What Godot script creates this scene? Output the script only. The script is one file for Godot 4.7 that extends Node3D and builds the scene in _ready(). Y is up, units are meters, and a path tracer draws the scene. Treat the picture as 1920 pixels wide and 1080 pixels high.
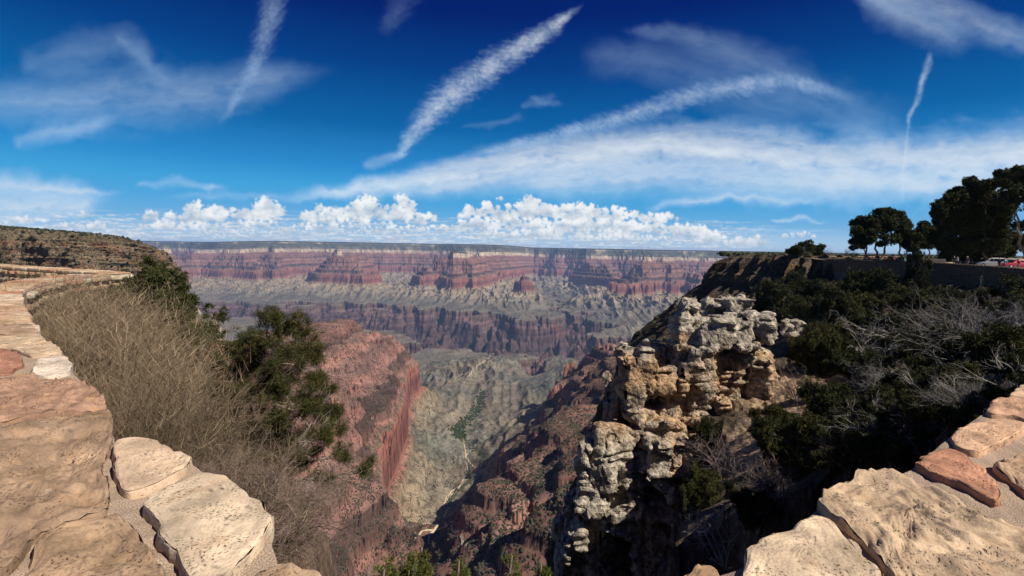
extends Node3D
# A stone parapet on a canyon rim, the canyon and its far wall, the rim promontories, a limestone pillar, trees, shrubs, people and cars.
# The eye is the origin; x right, y up, -z into the canyon; metres.

const F := 935.0          # focal length in pixels of the 1920 wide photograph
const CX := 960.0
const CY := 465.0         # row of the level horizon at the middle
const ROLL := 0.01745     # the photograph leans by one degree

var used_names := {}
var rng := RandomNumberGenerator.new()
var M := {}               # materials by name

func ray(px: float, py: float) -> Vector3:
	var a := (px - CX) / F
	var b := (CY - py) / F
	var v := Vector3(a * cos(ROLL) - b * sin(ROLL), a * sin(ROLL) + b * cos(ROLL), -1.0)
	return v

func at(px: float, py: float, depth: float) -> Vector3:
	return ray(px, py) * depth

func at_height(px: float, py: float, y: float) -> Vector3:
	var v := ray(px, py)
	return v * (y / v.y)

func ss(a: float, b: float, x: float) -> float:
	return smoothstep(a, b, x)

# ---------------------------------------------------------------- naming

func numbered(called: String) -> String:
	var n: int = used_names.get(called, 0)
	used_names[called] = n + 1
	return called if n == 0 else "%s_%03d" % [called, n]

func thing(called: String, label: String, category: String, where := Vector3.ZERO, turn := 0.0, group := "") -> Node3D:
	var o := Node3D.new()
	o.name = numbered(called)
	add_child(o)
	o.position = where
	o.rotation.y = turn
	return tag(o, label, category, group)

func tag(o: Node3D, label: String, category: String, group := "", kind := "") -> Node3D:
	if label: o.set_meta("label", label)
	if category: o.set_meta("category", category)
	if group: o.set_meta("group", group)
	if kind: o.set_meta("kind", kind)
	return o

func obj(called: String, mesh: Mesh, mat: Material, parent: Node = null) -> MeshInstance3D:
	var o := MeshInstance3D.new()
	o.name = numbered(called) if parent == null else called
	o.mesh = mesh
	if mat: o.material_override = mat
	(self if parent == null else parent).add_child(o, true)
	return o

func struct(called: String, mesh: Mesh, mat: Material) -> MeshInstance3D:
	var o := obj(called, mesh, mat)
	o.set_meta("kind", "structure")
	return o

func dup(o: Node3D, called: String, where: Vector3, turn: float, size: float, label: String, group := "") -> Node3D:
	var c: Node3D = o.duplicate()
	c.name = numbered(called)
	add_child(c)
	c.position = where
	c.rotation = Vector3(0, turn, 0)
	c.scale = Vector3.ONE * size
	c.set_meta("label", label)
	if group: c.set_meta("group", group)
	return c

func scatter(called: String, mesh: Mesh, mat: Material, places: Array, tints: PackedColorArray, parent: Node = null) -> MultiMeshInstance3D:
	var mm := MultiMesh.new()
	mm.transform_format = MultiMesh.TRANSFORM_3D
	mm.use_colors = tints.size() > 0
	mm.mesh = mesh
	mm.instance_count = places.size()
	for i in places.size():
		mm.set_instance_transform(i, places[i])
		if tints.size(): mm.set_instance_color(i, tints[i])
	var o := MultiMeshInstance3D.new()
	o.name = numbered(called) if parent == null else called
	o.multimesh = mm
	o.material_override = mat
	o.set_meta("kind", "stuff")
	(self if parent == null else parent).add_child(o, true)
	return o

# ---------------------------------------------------------------- noise and small maths

func noise(s: int, wave: float, octaves := 4, ridged := false, gain := 0.5) -> FastNoiseLite:
	var n := FastNoiseLite.new()
	n.seed = s
	n.noise_type = FastNoiseLite.TYPE_SIMPLEX_SMOOTH
	n.frequency = 1.0 / wave
	n.fractal_type = FastNoiseLite.FRACTAL_RIDGED if ridged else (FastNoiseLite.FRACTAL_FBM if octaves > 1 else FastNoiseLite.FRACTAL_NONE)
	n.fractal_octaves = octaves
	n.fractal_gain = gain
	return n

func lin(r: float, g: float, b: float) -> Color:
	return Color(r, g, b).linear_to_srgb()

func mesh_of(v: PackedVector3Array, idx: PackedInt32Array, cols := PackedColorArray(), uv := PackedVector2Array(), nrm := PackedVector3Array(), uv2 := PackedVector2Array()) -> ArrayMesh:
	var a := []
	a.resize(Mesh.ARRAY_MAX)
	a[Mesh.ARRAY_VERTEX] = v
	a[Mesh.ARRAY_INDEX] = idx
	if cols.size(): a[Mesh.ARRAY_COLOR] = cols
	if uv.size(): a[Mesh.ARRAY_TEX_UV] = uv
	if nrm.size(): a[Mesh.ARRAY_NORMAL] = nrm
	if uv2.size(): a[Mesh.ARRAY_TEX_UV2] = uv2
	var m := ArrayMesh.new()
	m.add_surface_from_arrays(Mesh.PRIMITIVE_TRIANGLES, a)
	return m

func grid_normals(v: PackedVector3Array, nc: int, nr: int, up := 1.0) -> PackedVector3Array:
	var n := PackedVector3Array()
	n.resize(v.size())
	for j in nr:
		var j0: int = maxi(j - 1, 0) * nc
		var j1: int = mini(j + 1, nr - 1) * nc
		var jj := j * nc
		for i in nc:
			var a := v[jj + mini(i + 1, nc - 1)] - v[jj + maxi(i - 1, 0)]
			var b := v[j1 + i] - v[j0 + i]
			n[jj + i] = a.cross(b).normalized() * up
	return n

func grid_index(nc: int, nr: int, flip := false) -> PackedInt32Array:
	var idx := PackedInt32Array()
	idx.resize((nc - 1) * (nr - 1) * 6)
	var k := 0
	for j in nr - 1:
		for i in nc - 1:
			var a := j * nc + i
			var b := a + nc
			if flip:
				idx[k] = a; idx[k + 1] = b; idx[k + 2] = a + 1
				idx[k + 3] = a + 1; idx[k + 4] = b; idx[k + 5] = b + 1
			else:
				idx[k] = a; idx[k + 1] = a + 1; idx[k + 2] = b
				idx[k + 3] = a + 1; idx[k + 4] = b + 1; idx[k + 5] = b
			k += 6
	return idx

func in_parts(count: int, job: Callable) -> Array:
	# runs job(k) for every k on four threads and collects what they return
	var out := []
	out.resize(count)
	var threads := []
	for t in 4:
		var th := Thread.new()
		th.start(func() -> Array:
			var mine := []
			for k in range(t, count, 4): mine.append(job.call(k))
			return mine)
		threads.append(th)
	for t in 4:
		var mine: Array = threads[t].wait_to_finish()
		for i in mine.size(): out[t + i * 4] = mine[i]
	return out

func seg(p: Vector2, a: Vector2, b: Vector2) -> Vector2:
	# distance to the segment and the share along it
	var ab := b - a
	var t := clampf((p - a).dot(ab) / ab.length_squared(), 0.0, 1.0)
	return Vector2(p.distance_to(a + ab * t), t)

func poly(p: Vector2, line: PackedVector2Array) -> float:
	var best := 1e9
	for i in line.size() - 1:
		best = minf(best, seg(p, line[i], line[i + 1]).x)
	return best

# ---------------------------------------------------------------- sky: air and clouds

func sky_air(el: float) -> Vector3:
	# clear air by elevation in degrees, linear
	var e := [-1.0, 0.0, 2.0, 4.5, 6.4, 8.5, 13.2, 19.4, 25.0, 40.0, 90.0]
	var c := [Vector3(.36, .58, .78), Vector3(.34, .57, .80), Vector3(.19, .47, .78), Vector3(.085, .40, .76), Vector3(.052, .37, .73), Vector3(.026, .27, .64), Vector3(.004, .135, .41), Vector3(.0015, .055, .26), Vector3(.001, .017, .165), Vector3(.001, .012, .13), Vector3(.001, .01, .11)]
	for i in range(1, e.size()):
		if el <= e[i]:
			return c[i - 1].lerp(c[i], clampf((el - e[i - 1]) / (e[i] - e[i - 1]), 0, 1))
	return c[-1]

# trails and veils: points (px, py, half width), strength, kind 0 trail, 1 veil
var strokes := [
	[[[530, -90, 30], [520, -40, 30], [505, 40, 26], [490, 90, 24], [470, 140, 18], [440, 190, 12], [405, 245, 6]], 0.38, 0],
	[[[800, -80, 40], [775, -40, 40], [745, 20, 30], [710, 70, 14]], 0.12, 0],
	[[[1100, 6, 2], [1070, 24, 9], [1030, 55, 20], [960, 100, 28], [890, 145, 34], [835, 185, 34], [795, 225, 27], [770, 258, 18], [748, 292, 11], [725, 306, 9], [690, 320, 6]], 0.72, 0],
	[[[760, 285, 7], [700, 305, 10], [672, 315, 6]], 0.32, 1],
	[[[860, 292, 4], [940, 278, 11], [1040, 254, 16], [1140, 228, 19], [1230, 200, 22], [1320, 172, 23], [1400, 160, 22], [1480, 150, 18], [1540, 165, 16], [1640, 200, 12]], 0.52, 0],
	[[[1748, 95, 6], [1738, 125, 9], [1722, 175, 8], [1706, 220, 5], [1700, 256, 3]], 0.55, 0],
	[[[1700, 236, 2.4], [1699, 262, 2.2], [1696, 300, 2.8], [1692, 350, 2.4], [1692, 392, 1.6]], 0.62, 0],
	[[[1760, 372, .5], [1730, 392, 1.4], [1700, 412, .8]], 0.25, 0],
	[[[1590, 398, .6], [1600, 408, 2.0], [1605, 420, 1.0]], 0.25, 0],
	[[[20, 275, 8], [90, 250, 18], [170, 238, 14], [225, 210, 10]], 0.34, 1],
	[[[-200, 190, 30], [-40, 190, 30], [120, 195, 52], [260, 178, 55], [400, 172, 42], [500, 150, 32], [590, 138, 14], [640, 128, 5]], 0.30, 1],
	[[[30, 130, 20], [140, 100, 34], [230, 80, 30], [275, 110, 18], [290, 140, 12]], 0.17, 1],
	[[[215, 60, 8], [250, 90, 13], [285, 130, 14], [330, 165, 22]], 0.17, 1],
	[[[975, 200, 4], [1010, 188, 9], [1045, 176, 4]], 0.18, 1],
	[[[990, 178, 2], [1020, 190, 6], [1060, 196, 3]], 0.16, 1],
	[[[1160, 58, 4], [1260, 62, 14], [1350, 90, 26], [1440, 130, 36], [1520, 175, 36], [1620, 230, 44], [1720, 262, 60]], 0.20, 1],
	[[[1080, 110, 20], [1200, 110, 36], [1330, 150, 50], [1440, 200, 46], [1560, 235, 42]], 0.14, 1],
	[[[860, 240, 3], [920, 232, 5], [990, 222, 8]], 0.12, 1],
	[[[1560, -70, 20], [1600, -30, 20], [1660, 15, 26], [1740, 50, 30], [1800, 78, 22], [1830, 90, 8]], 0.32, 1],
	[[[1600, -60, 24], [1660, -10, 26], [1760, 15, 32], [1860, 55, 28], [1960, 85, 26], [2150, 120, 20]], 0.34, 1],
	[[[500, 372, 4], [760, 345, 20], [880, 330, 34], [1000, 306, 40], [1120, 290, 44], [1250, 280, 46], [1400, 290, 48], [1560, 310, 52], [1720, 312, 54], [1980, 300, 60], [2400, 290, 60]], 0.84, 1],
	[[[900, 352, 16], [1060, 345, 28], [1250, 330, 34], [1450, 345, 34], [1650, 350, 34], [1960, 350, 36], [2300, 350, 36]], 0.55, 1],
	[[[1200, 392, 4], [1280, 378, 10], [1370, 368, 11], [1480, 380, 8], [1560, 376, 5]], 0.50, 1],
	[[[1440, 412, 3], [1500, 410, 5], [1560, 416, 2]], 0.50, 1],
	[[[1300, 437, 2], [1420, 434, 3], [1590, 432, 2]], 0.35, 1],
	[[[-200, 350, 26], [-60, 350, 26], [40, 350, 22], [120, 358, 18], [200, 362, 8], [245, 356, 3]], 0.62, 1],
	[[[-200, 395, 34], [-60, 395, 34], [60, 392, 34], [150, 385, 20], [230, 372, 8]], 0.66, 1],
	[[[250, 348, 4], [330, 342, 8], [395, 350, 7], [440, 356, 3]], 0.32, 1],
	[[[540, 368, 3], [600, 366, 7], [660, 364, 3]], 0.26, 1],
	[[[375, 350, 3], [388, 356, 7], [405, 346, 5]], 0.35, 1],
	[[[300, 372, 3], [420, 366, 6], [560, 374, 5], [700, 352, 14], [840, 350, 26]], 0.30, 1],
]
# cumulus heads: px, py of the middle, half width, half height
var heads := [[282, 403, 16, 12], [330, 410, 30, 16], [375, 396, 32, 24], [420, 402, 38, 18], [462, 400, 22, 16], [502, 392, 30, 27], [300, 424, 40, 10], [370, 424, 60, 10], [470, 420, 60, 10],
	[590, 402, 30, 18], [640, 398, 36, 20], [690, 392, 32, 26], [745, 391, 36, 27], [790, 410, 34, 14], [650, 416, 90, 10], [610, 424, 60, 6], [740, 428, 80, 7],
	[880, 398, 24, 14], [915, 394, 26, 16], [955, 400, 40, 18], [995, 392, 34, 24], [1030, 394, 26, 16], [1080, 403, 46, 22], [1110, 398, 34, 14], [1160, 402, 34, 16], [1195, 408, 34, 14], [1245, 412, 36, 14],
	[900, 418, 54, 12], [1000, 420, 110, 14], [1120, 424, 110, 16], [1240, 430, 90, 16], [1310, 436, 36, 14], [1345, 448, 40, 14], [1390, 455, 32, 12], [1412, 452, 24, 12], [1050, 438, 160, 12], [880, 432, 60, 6],
	[40, 412, 22, 8], [78, 412, 16, 6], [158, 402, 14, 7], [180, 424, 24, 8], [130, 422, 30, 6], [560, 428, 40, 7], [830, 428, 50, 7], [700, 436, 90, 6], [440, 436, 90, 6], [1150, 446, 120, 7], [960, 440, 100, 6], [940, 371, 9, 5], [1495, 440, 34, 7], [230, 436, 20, 6], [20, 422, 40, 8]]

func sky_image() -> Image:
	var big := Image.create(4096, 2048, false, Image.FORMAT_RGBF)
	# the whole dome, coarse: air and thin streaks that go on as in view
	var coarse := Image.create(512, 256, false, Image.FORMAT_RGBF)
	var wisp := noise(5, 34, 5)
	for j in 256:
		var el := 90.0 - (j + 0.5) / 256.0 * 180.0
		var air := sky_air(maxf(el, 0.0))
		if el < -1.0: air = Vector3(.12, .09, .07)
		for i in 512:
			var c := air
			if el > -1.0:
				var az := i / 512.0 * TAU
				var d := Vector3(sin(az), 0, cos(az)) * 60.0
				var k := ss(0.02, .5, wisp.get_noise_3d(d.x, el * 3.0, d.z)) * 0.35 * ss(60.0, 15.0, el)
				k = maxf(k, ss(7.0, 0.0, el) * 0.45)
				c = c.lerp(Vector3(.72, .80, .88), k)
			coarse.set_pixel(i, j, Color(c.x, c.y, c.z))
	coarse.resize(4096, 2048, Image.INTERPOLATE_BILINEAR)
	big.blit_rect(coarse, Rect2i(0, 0, 4096, 2048), Vector2i.ZERO)
	# the part in view, at full size: azimuth -56..56 degrees, elevation -1.5..34
	var n0 := -640
	var nw := 1280
	var r0 := 636
	var rows := 404
	var cuts := 16
	var strips := in_parts(cuts, func(k: int) -> PackedFloat32Array: return sky_strip(n0, nw, r0 + rows * k / cuts, r0 + rows * (k + 1) / cuts))
	var data := PackedFloat32Array()
	for s in strips: data.append_array(s)
	var patch := Image.create_from_data(nw, rows, false, Image.FORMAT_RGBF, data.to_byte_array())
	# feather the patch into the coarse dome at its outer edges
	for j in rows:
		for i in nw:
			var w := minf(minf(i, nw - 1 - i) / 70.0, j / 60.0)
			if w < 1.0:
				var a := patch.get_pixel(i, j)
				var b := big.get_pixel(posmod(n0 + i, 4096), r0 + j)
				patch.set_pixel(i, j, b.lerp(a, w))
	big.blit_rect(patch, Rect2i(0, 0, -n0, rows), Vector2i(4096 + n0, r0))
	big.blit_rect(patch, Rect2i(-n0, 0, nw + n0, rows), Vector2i(0, r0))
	return big

func sky_strip(n0: int, nw: int, row_from: int, row_to: int) -> PackedFloat32Array:
	var out := PackedFloat32Array()
	out.resize(nw * (row_to - row_from) * 3)
	var warp := noise(11, 60, 4)
	var fine := noise(12, 40, 5, false, 0.62)
	var fur := noise(13, 7, 4, false, 0.65)
	var puff := noise(14, 9, 4, false, 0.6)
	var soft := noise(16, 90, 3)
	# every cumulus head is a heap of small round billows
	var pr := RandomNumberGenerator.new()
	pr.seed = 3
	var buckets := []
	for i in 70: buckets.append([])
	for h in heads:
		var count := int(h[2] * 0.42) + 4
		for q in count:
			var a := pr.randf() * PI
			var m := sqrt(pr.randf())
			var bx: float = h[0] + cos(a) * m * h[2]
			var by: float = h[1] + h[3] * 0.55 - sin(a) * m * h[3] * 1.3
			var br: float = h[3] * pr.randf_range(0.30, 0.72) * (1.15 - 0.5 * m)
			var bill := [bx, by, br, (by - h[1]) / h[3], h[1] + h[3] * 0.8]
			for z in range(maxi(0, int((bx - br * 1.4 + 100.0) / 30.0)), mini(69, int((bx + br * 1.4 + 100.0) / 30.0)) + 1): buckets[z].append(bill)
	var lines := []
	for s in strokes:
		var lo := Vector2(1e9, 1e9)
		var hi := -lo
		for p in s[0]:
			lo = lo.min(Vector2(p[0] - p[2] * 1.9 - 8, p[1] - p[2] * 1.9 - 8))
			hi = hi.max(Vector2(p[0] + p[2] * 1.9 + 8, p[1] + p[2] * 1.9 + 8))
		var total := 0.0
		for q in s[0].size() - 1: total += Vector2(s[0][q][0], s[0][q][1]).distance_to(Vector2(s[0][q + 1][0], s[0][q + 1][1]))
		lines.append([Rect2(lo, hi - lo), s, total])
	var k := 0
	for j in range(row_from, row_to):
		var el := PI * 0.5 - (j + 0.5) / 2048.0 * PI
		var air := sky_air(rad_to_deg(el))
		for i in nw:
			var az := (n0 + i + 0.5) / 4096.0 * TAU
			var d := Vector3(sin(az) * cos(el), sin(el), -cos(az) * cos(el))
			var a := d.x / -d.z
			var b := d.y / -d.z
			var px := CX + F * (a * cos(ROLL) + b * sin(ROLL))
			var py := CY - F * (b * cos(ROLL) - a * sin(ROLL))
			var c := air
			# a low milky layer of many small clouds towards the horizon
			var w1 := warp.get_noise_2d(px, py)
			var w2 := warp.get_noise_2d(px + 700.0, py)
			var hz := CY + (px - CX) * 0.01745 - py      # pixels above the horizon
			if hz < 100.0:
				var veil := ss(62.0, 4.0, hz) * 0.42
				c = c.lerp(Vector3(.62, .75, .88), veil)
				# flat decks of small clouds, thinner and closer together towards the horizon
				var squeeze := 1.0 + 60.0 / (hz + 12.0)
				var lay := fine.get_noise_2d(px * 0.42, py * squeeze * 0.9 + w1 * 6.0)
				var cov := ss(-0.06, 0.16, lay + ss(58.0, 14.0, hz) * 0.30 - 0.16) * ss(66.0, 44.0, hz) * ss(1500.0, 1330.0, px)
				var up := fine.get_noise_2d(px * 0.42, (py + 3.0) * squeeze * 0.9 + w1 * 6.0)
				var tone := Vector3(.47, .58, .73).lerp(Vector3(.86, .90, .93), ss(-0.12, 0.20, up - lay + puff.get_noise_2d(px * 0.7, py * 1.6) * 0.22 + 0.04))
				c = c.lerp(tone, cov * 0.86)
			for l in lines:
				if not l[0].has_point(Vector2(px, py)): continue
				var pts: Array = l[1][0]
				var kind: int = l[1][2]
				var best := 1e9
				var side := 0.0
				var along := 0.0
				var walked := 0.0
				var p := Vector2(px + w1 * (9.0 if kind else 5.0), py + w2 * (9.0 if kind else 5.0))
				for q in pts.size() - 1:
					var pa := Vector2(pts[q][0], pts[q][1])
					var pb := Vector2(pts[q + 1][0], pts[q + 1][1])
					var sg := seg(p, pa, pb)
					var hw := lerpf(pts[q][2], pts[q + 1][2], sg.y)
					if sg.x / hw < best:
						best = sg.x / hw
						var dir := (pb - pa).normalized()
						side = (p - pa).cross(dir)
						along = walked + dir.dot(p - pa)
					walked += pa.distance_to(pb)
				if best > 1.9: continue
				var dens := 0.0
				var f: float = along / l[2]
				var fade := ss(0.0, 0.10, f) * ss(1.0, 0.80, f)
				if kind == 0:
					var e := fur.get_noise_2d(along * 0.5 + side * 0.5, side * 0.35 + 50.0)
					var e1 := fine.get_noise_2d(along * 0.9, side * 0.9 + 90.0)
					dens = fade * 0.85 * ss(1.15, 0.0, best + e * 0.40 + e1 * 0.30) * (0.74 + 0.28 * fur.get_noise_2d(along * 0.8 + 300.0, side * 0.8 + along * 0.3) + 0.55 * e1 + 0.4 * soft.get_noise_2d(along, 5.0))
				else:
					var e2 := fine.get_noise_2d(px * 0.55 - py * 0.35 + w1 * 20.0, py * 1.05 + w2 * 20.0)
					var e3 := soft.get_noise_2d(px * 0.7, py * 1.5 + 200.0)
					dens = fade * ss(1.75, -0.1, best + e2 * 0.30 + e3 * 0.5) * clampf(0.86 + 0.26 * e2 + 0.5 * e3 + 0.34 * fine.get_noise_2d(along * 0.07 + 500.0, side * 0.95) + 0.10 * fur.get_noise_2d(px * .3 + py * .5, py), 0.0, 1.3)
				var thick := clampf(dens * l[1][1], 0, 0.95)
				c = c.lerp(Vector3(.46, .70, .98).lerp(Vector3(.80, .87, .94), ss(0.05, 0.6, thick)), thick)
			if hz < 125.0 and px > -100.0 and px < 1990.0:
				var n := puff.get_noise_2d(px, py * 1.1)
				var top := 0.0
				var shade := 0.0
				for h in buckets[int((px + 100.0) / 30.0)]:
					var dx: float = (px - h[0]) / h[2]
					var dy: float = (py - h[1]) / h[2]
					var r := dx * dx + dy * dy
					if r > 1.8: continue
					r = sqrt(r)
					var cov := ss(1.12, 0.72, r + n * 0.85) * ss(h[4] + 3.0, h[4] - 2.0, py + n * 3.0)
					if cov > 0.0:
						# front light from above right; the flanks and undersides greyer
						var nz := sqrt(maxf(0.0, 1.0 - r * r))
						var lit := clampf(0.48 + 0.14 * nz - 0.24 * dy + 0.08 * dx - h[3] * 0.46 + n * 0.20 + soft.get_noise_2d(px * 2.0, py * 3.0) * 0.85, 0.0, 1.0)
						shade = lerpf(shade, maxf(shade * 0.8, lit), cov) if top > 0.0 else lit
						top = maxf(top, cov)
				if top > 0.0:
					var cc := Vector3(.44, .55, .68).lerp(Vector3(.95, .965, .97), shade)
					c = c.lerp(cc, top * lerpf(0.62, 0.97, ss(4.0, 42.0, hz)))
			out[k] = maxf(c.x, 0.0)
			out[k + 1] = maxf(c.y, 0.0)
			out[k + 2] = maxf(c.z, 0.0)
			k += 3
	return out

# ---------------------------------------------------------------- the canyon

var profile_near := PackedFloat32Array()
var profile := PackedFloat32Array()       # elevation below the rim by metres away from it, every 2 m from -400
var ridges := []                          # [a, b, q at a, q at b]
var rivers := []
const NC := 1060
const NR := 640
const D0 := 430.0
const D1 := 17500.0
const A0 := -1.26
const A1 := 1.26
var heights := PackedFloat32Array()

func W(px: float, d: float) -> Vector2:
	return Vector2((px - CX) / F * d, -d)

func make_profile() -> void:
	var upper := [[-400, 34], [-30, 4], [0, 0], [22, -48], [58, -62], [70, -100], [104, -118], [116, -150], [148, -166], [164, -262]]
	var lower := [[585, -617], [612, -768], [655, -783], [668, -812], [745, -846], [752, -862], [900, -905], [1100, -945], [1500, -976], [1990, -1000], [2008, -1056], [2100, -1110], [2500, -1400], [2700, -1420]]
	# the red ledges: thin and many close by, the four great steps far off
	var near := [[300, -335]]
	var q := 300.0
	var h := -335.0
	for k in 7:
		q += 31.0
		h -= 15.0 + 4.0 * (k % 3)
		near.append([q, h])
		q += 3.5
		h -= 14.0 + 7.0 * (k % 2)
		near.append([q, h])
	near.append([560, -604])
	fill(profile_near, upper + near + lower)
	var bench := [[585, -617], [612, -768], [645, -783], [656, -815], [735, -838], [742, -858], [1100, -912], [1500, -956], [1990, -1000], [2008, -1062], [2100, -1100], [2500, -1400], [2700, -1420]]
	fill(profile, upper + [[290, -330], [298, -372], [345, -392], [353, -445], [412, -470], [420, -526], [490, -548], [500, -603]] + bench)

func fill(into: PackedFloat32Array, p: Array) -> void:
	var k := 0
	for i in 1550:
		var q := -400.0 + i * 2.0
		while k < p.size() - 2 and q > p[k + 1][0]: k += 1
		var t := clampf((q - p[k][0]) / float(p[k + 1][0] - p[k][0]), 0.0, 1.0)
		into.append(lerpf(p[k][1], p[k + 1][1], t))

func chain(pts: Array, list: Array, wide := 1.0) -> void:
	# points px, depth, q
	for i in pts.size() - 1:
		list.append([W(pts[i][0], pts[i][1]), W(pts[i + 1][0], pts[i + 1][1]), float(pts[i][2]), float(pts[i + 1][2]), wide])

func lay_out() -> void:
	make_profile()
	# the near rim, behind and beside the viewer
	ridges.append([Vector2(-2200, -1100), Vector2(-800, -960), -80.0, -40.0, 1.0])
	ridges.append([Vector2(-1500, -600), Vector2(-300, 60), 0.0, 0.0, 1.0])
	ridges.append([Vector2(-300, 60), Vector2(120, 30), 0.0, 0.0, 1.0])
	ridges.append([Vector2(120, 30), Vector2(330, -210), 0.0, 0.0, 1.0])
	ridges.append([Vector2(330, -210), Vector2(1400, -300), 0.0, 0.0, 1.0])
	# the red spur on the left and the one on the right
	chain([[-100, 700, 120], [250, 900, 150], [450, 1450, 225], [560, 1950, 250], [640, 2250, 318], [705, 2420, 348], [760, 2600, 520], [785, 2720, 590]], ridges, 0.8)
	chain([[540, 1200, 420], [590, 1420, 560]], ridges)
	chain([[1900, 500, 60], [1480, 700, 130], [1330, 1150, 215], [1262, 1700, 255], [1200, 2050, 320], [1090, 2420, 500], [1042, 2900, 590]], ridges, 0.72)
	chain([[1110, 1900, 470], [1030, 2120, 560]], ridges, 0.8)
	chain([[1060, 1300, 480], [955, 1345, 575]], ridges, 0.9)
	chain([[200, 3300, 560], [330, 3000, 540], [440, 2500, 470]], ridges)
	# temples and spurs of the far side
	for t in [
			[305, 11000, 60, [[315, 10300, 330], [345, 9300, 520], [352, 8900, 560]], [[245, 10500, 380], [205, 9500, 540]], [[345, 11200, 340], [365, 11900, 80]], [[300, 10300, 400], [285, 9300, 540]]],
			[440, 11900, 30, [[365, 11900, 70]], [[470, 10700, 400], [462, 9500, 540]], [[410, 11000, 420], [400, 9800, 540]], [[440, 10900, 420]]],
			[500, 12900, -20, [[520, 11600, 330], [508, 10400, 510]]],
			[620, 10000, 45, [[590, 9750, 300], [562, 9350, 440], [545, 9100, 540]], [[655, 9800, 300], [692, 9450, 440], [712, 9250, 540]], [[626, 9500, 330], [634, 9150, 520]], [[650, 10900, 330], [680, 12200, 180]], [[600, 9600, 380], [598, 9250, 530]]],
			[850, 10300, 50, [[805, 9950, 320], [768, 9500, 470], [745, 9200, 560]], [[905, 9800, 280], [945, 9250, 380], [985, 8650, 540]], [[855, 9500, 340], [862, 8850, 530]], [[890, 9600, 330], [905, 8800, 520]], [[885, 11200, 160], [930, 12800, 60]]],
			[1090, 11700, 150, [[1085, 10400, 380], [1080, 9300, 550]], [[1130, 10800, 300], [1140, 9800, 500]]],
			[1212, 9800, 75, [[1180, 9400, 330], [1148, 8850, 510]], [[1205, 9100, 340], [1192, 8300, 540]], [[1235, 10000, 230], [1258, 10200, 120]]],
			[1258, 10200, 75, [[1290, 9500, 320], [1312, 8500, 530]], [[1262, 9500, 360], [1256, 8700, 530]]],
			[1350, 11000, 100, [[1380, 9300, 380], [1400, 7800, 540]], [[1330, 9900, 420]]]]:
		for k in range(3, t.size()): chain([[t[0], t[1], t[2]]] + t[k], ridges, 0.95)
	chain([[425, 12900, -60], [545, 12900, -60]], ridges, 0.6)
	chain([[776, 8000, 440], [770, 7700, 600], [725, 7500, 780]], ridges)
	chain([[776, 8000, 440], [845, 7700, 740]], ridges)
	chain([[776, 8000, 560], [785, 7400, 860]], ridges)
	chain([[776, 8000, 520], [780, 8800, 700]], ridges)
	chain([[1160, 7400, 530], [1145, 7000, 640], [1140, 6600, 780]], ridges, 0.9)
	chain([[1500, 9000, 200], [1600, 8000, 400]], ridges, 0.6)
	# the river and its side canyons
	chain([[-100, 6700, 2500], [420, 6900, 2500], [600, 6800, 2500], [760, 6250, 2500], [880, 5850, 2500], [1000, 5400, 2500], [1130, 4800, 2500], [1320, 4400, 2500], [1700, 4300, 2500]], rivers)
	chain([[1000, 5400, 2500], [1050, 6100, 2440], [1068, 7000, 2330], [1052, 8300, 2100], [1030, 10000, 1700], [1012, 12500, 1150], [1003, 15200, 640]], rivers)
	chain([[955, 5500, 2480], [950, 4750, 2150]], rivers)
	chain([[845, 1250, 840], [832, 1500, 880], [872, 2000, 985], [890, 2500, 1130], [985, 3300, 1500], [1000, 4000, 1900], [1000, 5000, 2400]], rivers)
	chain([[690, 6500, 2450], [702, 7600, 2100], [726, 8700, 1350], [738, 10000, 850], [742, 11500, 480]], rivers)
	chain([[540, 6850, 2450], [530, 8200, 2000], [538, 9300, 1150], [560, 11000, 640]], rivers)
	chain([[340, 6900, 2450], [380, 8300, 1900], [428, 9500, 1150], [385, 11000, 640]], rivers)
	chain([[900, 5800, 2450], [930, 6700, 2000], [905, 7800, 1300]], rivers)
	chain([[1225, 4500, 2480], [1235, 6200, 2000], [1240, 7500, 1100]], rivers)
	chain([[740, 4900, 2300], [740, 4000, 1900], [800, 3300, 1300]], rivers)

func far_rim(a: float) -> float:
	var px := CX + a * F
	var pts := [[-300, 15500], [280, 15800], [420, 13600], [560, 13400], [700, 14200], [960, 13800], [1000, 16200], [1100, 14200], [1350, 13400], [1600, 12500], [2200, 12000]]
	for i in pts.size() - 1:
		if px < pts[i + 1][0]:
			return lerpf(pts[i][1], pts[i + 1][1], clampf((px - pts[i][0]) / float(pts[i + 1][0] - pts[i][0]), 0, 1))
	return 12000.0

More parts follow.
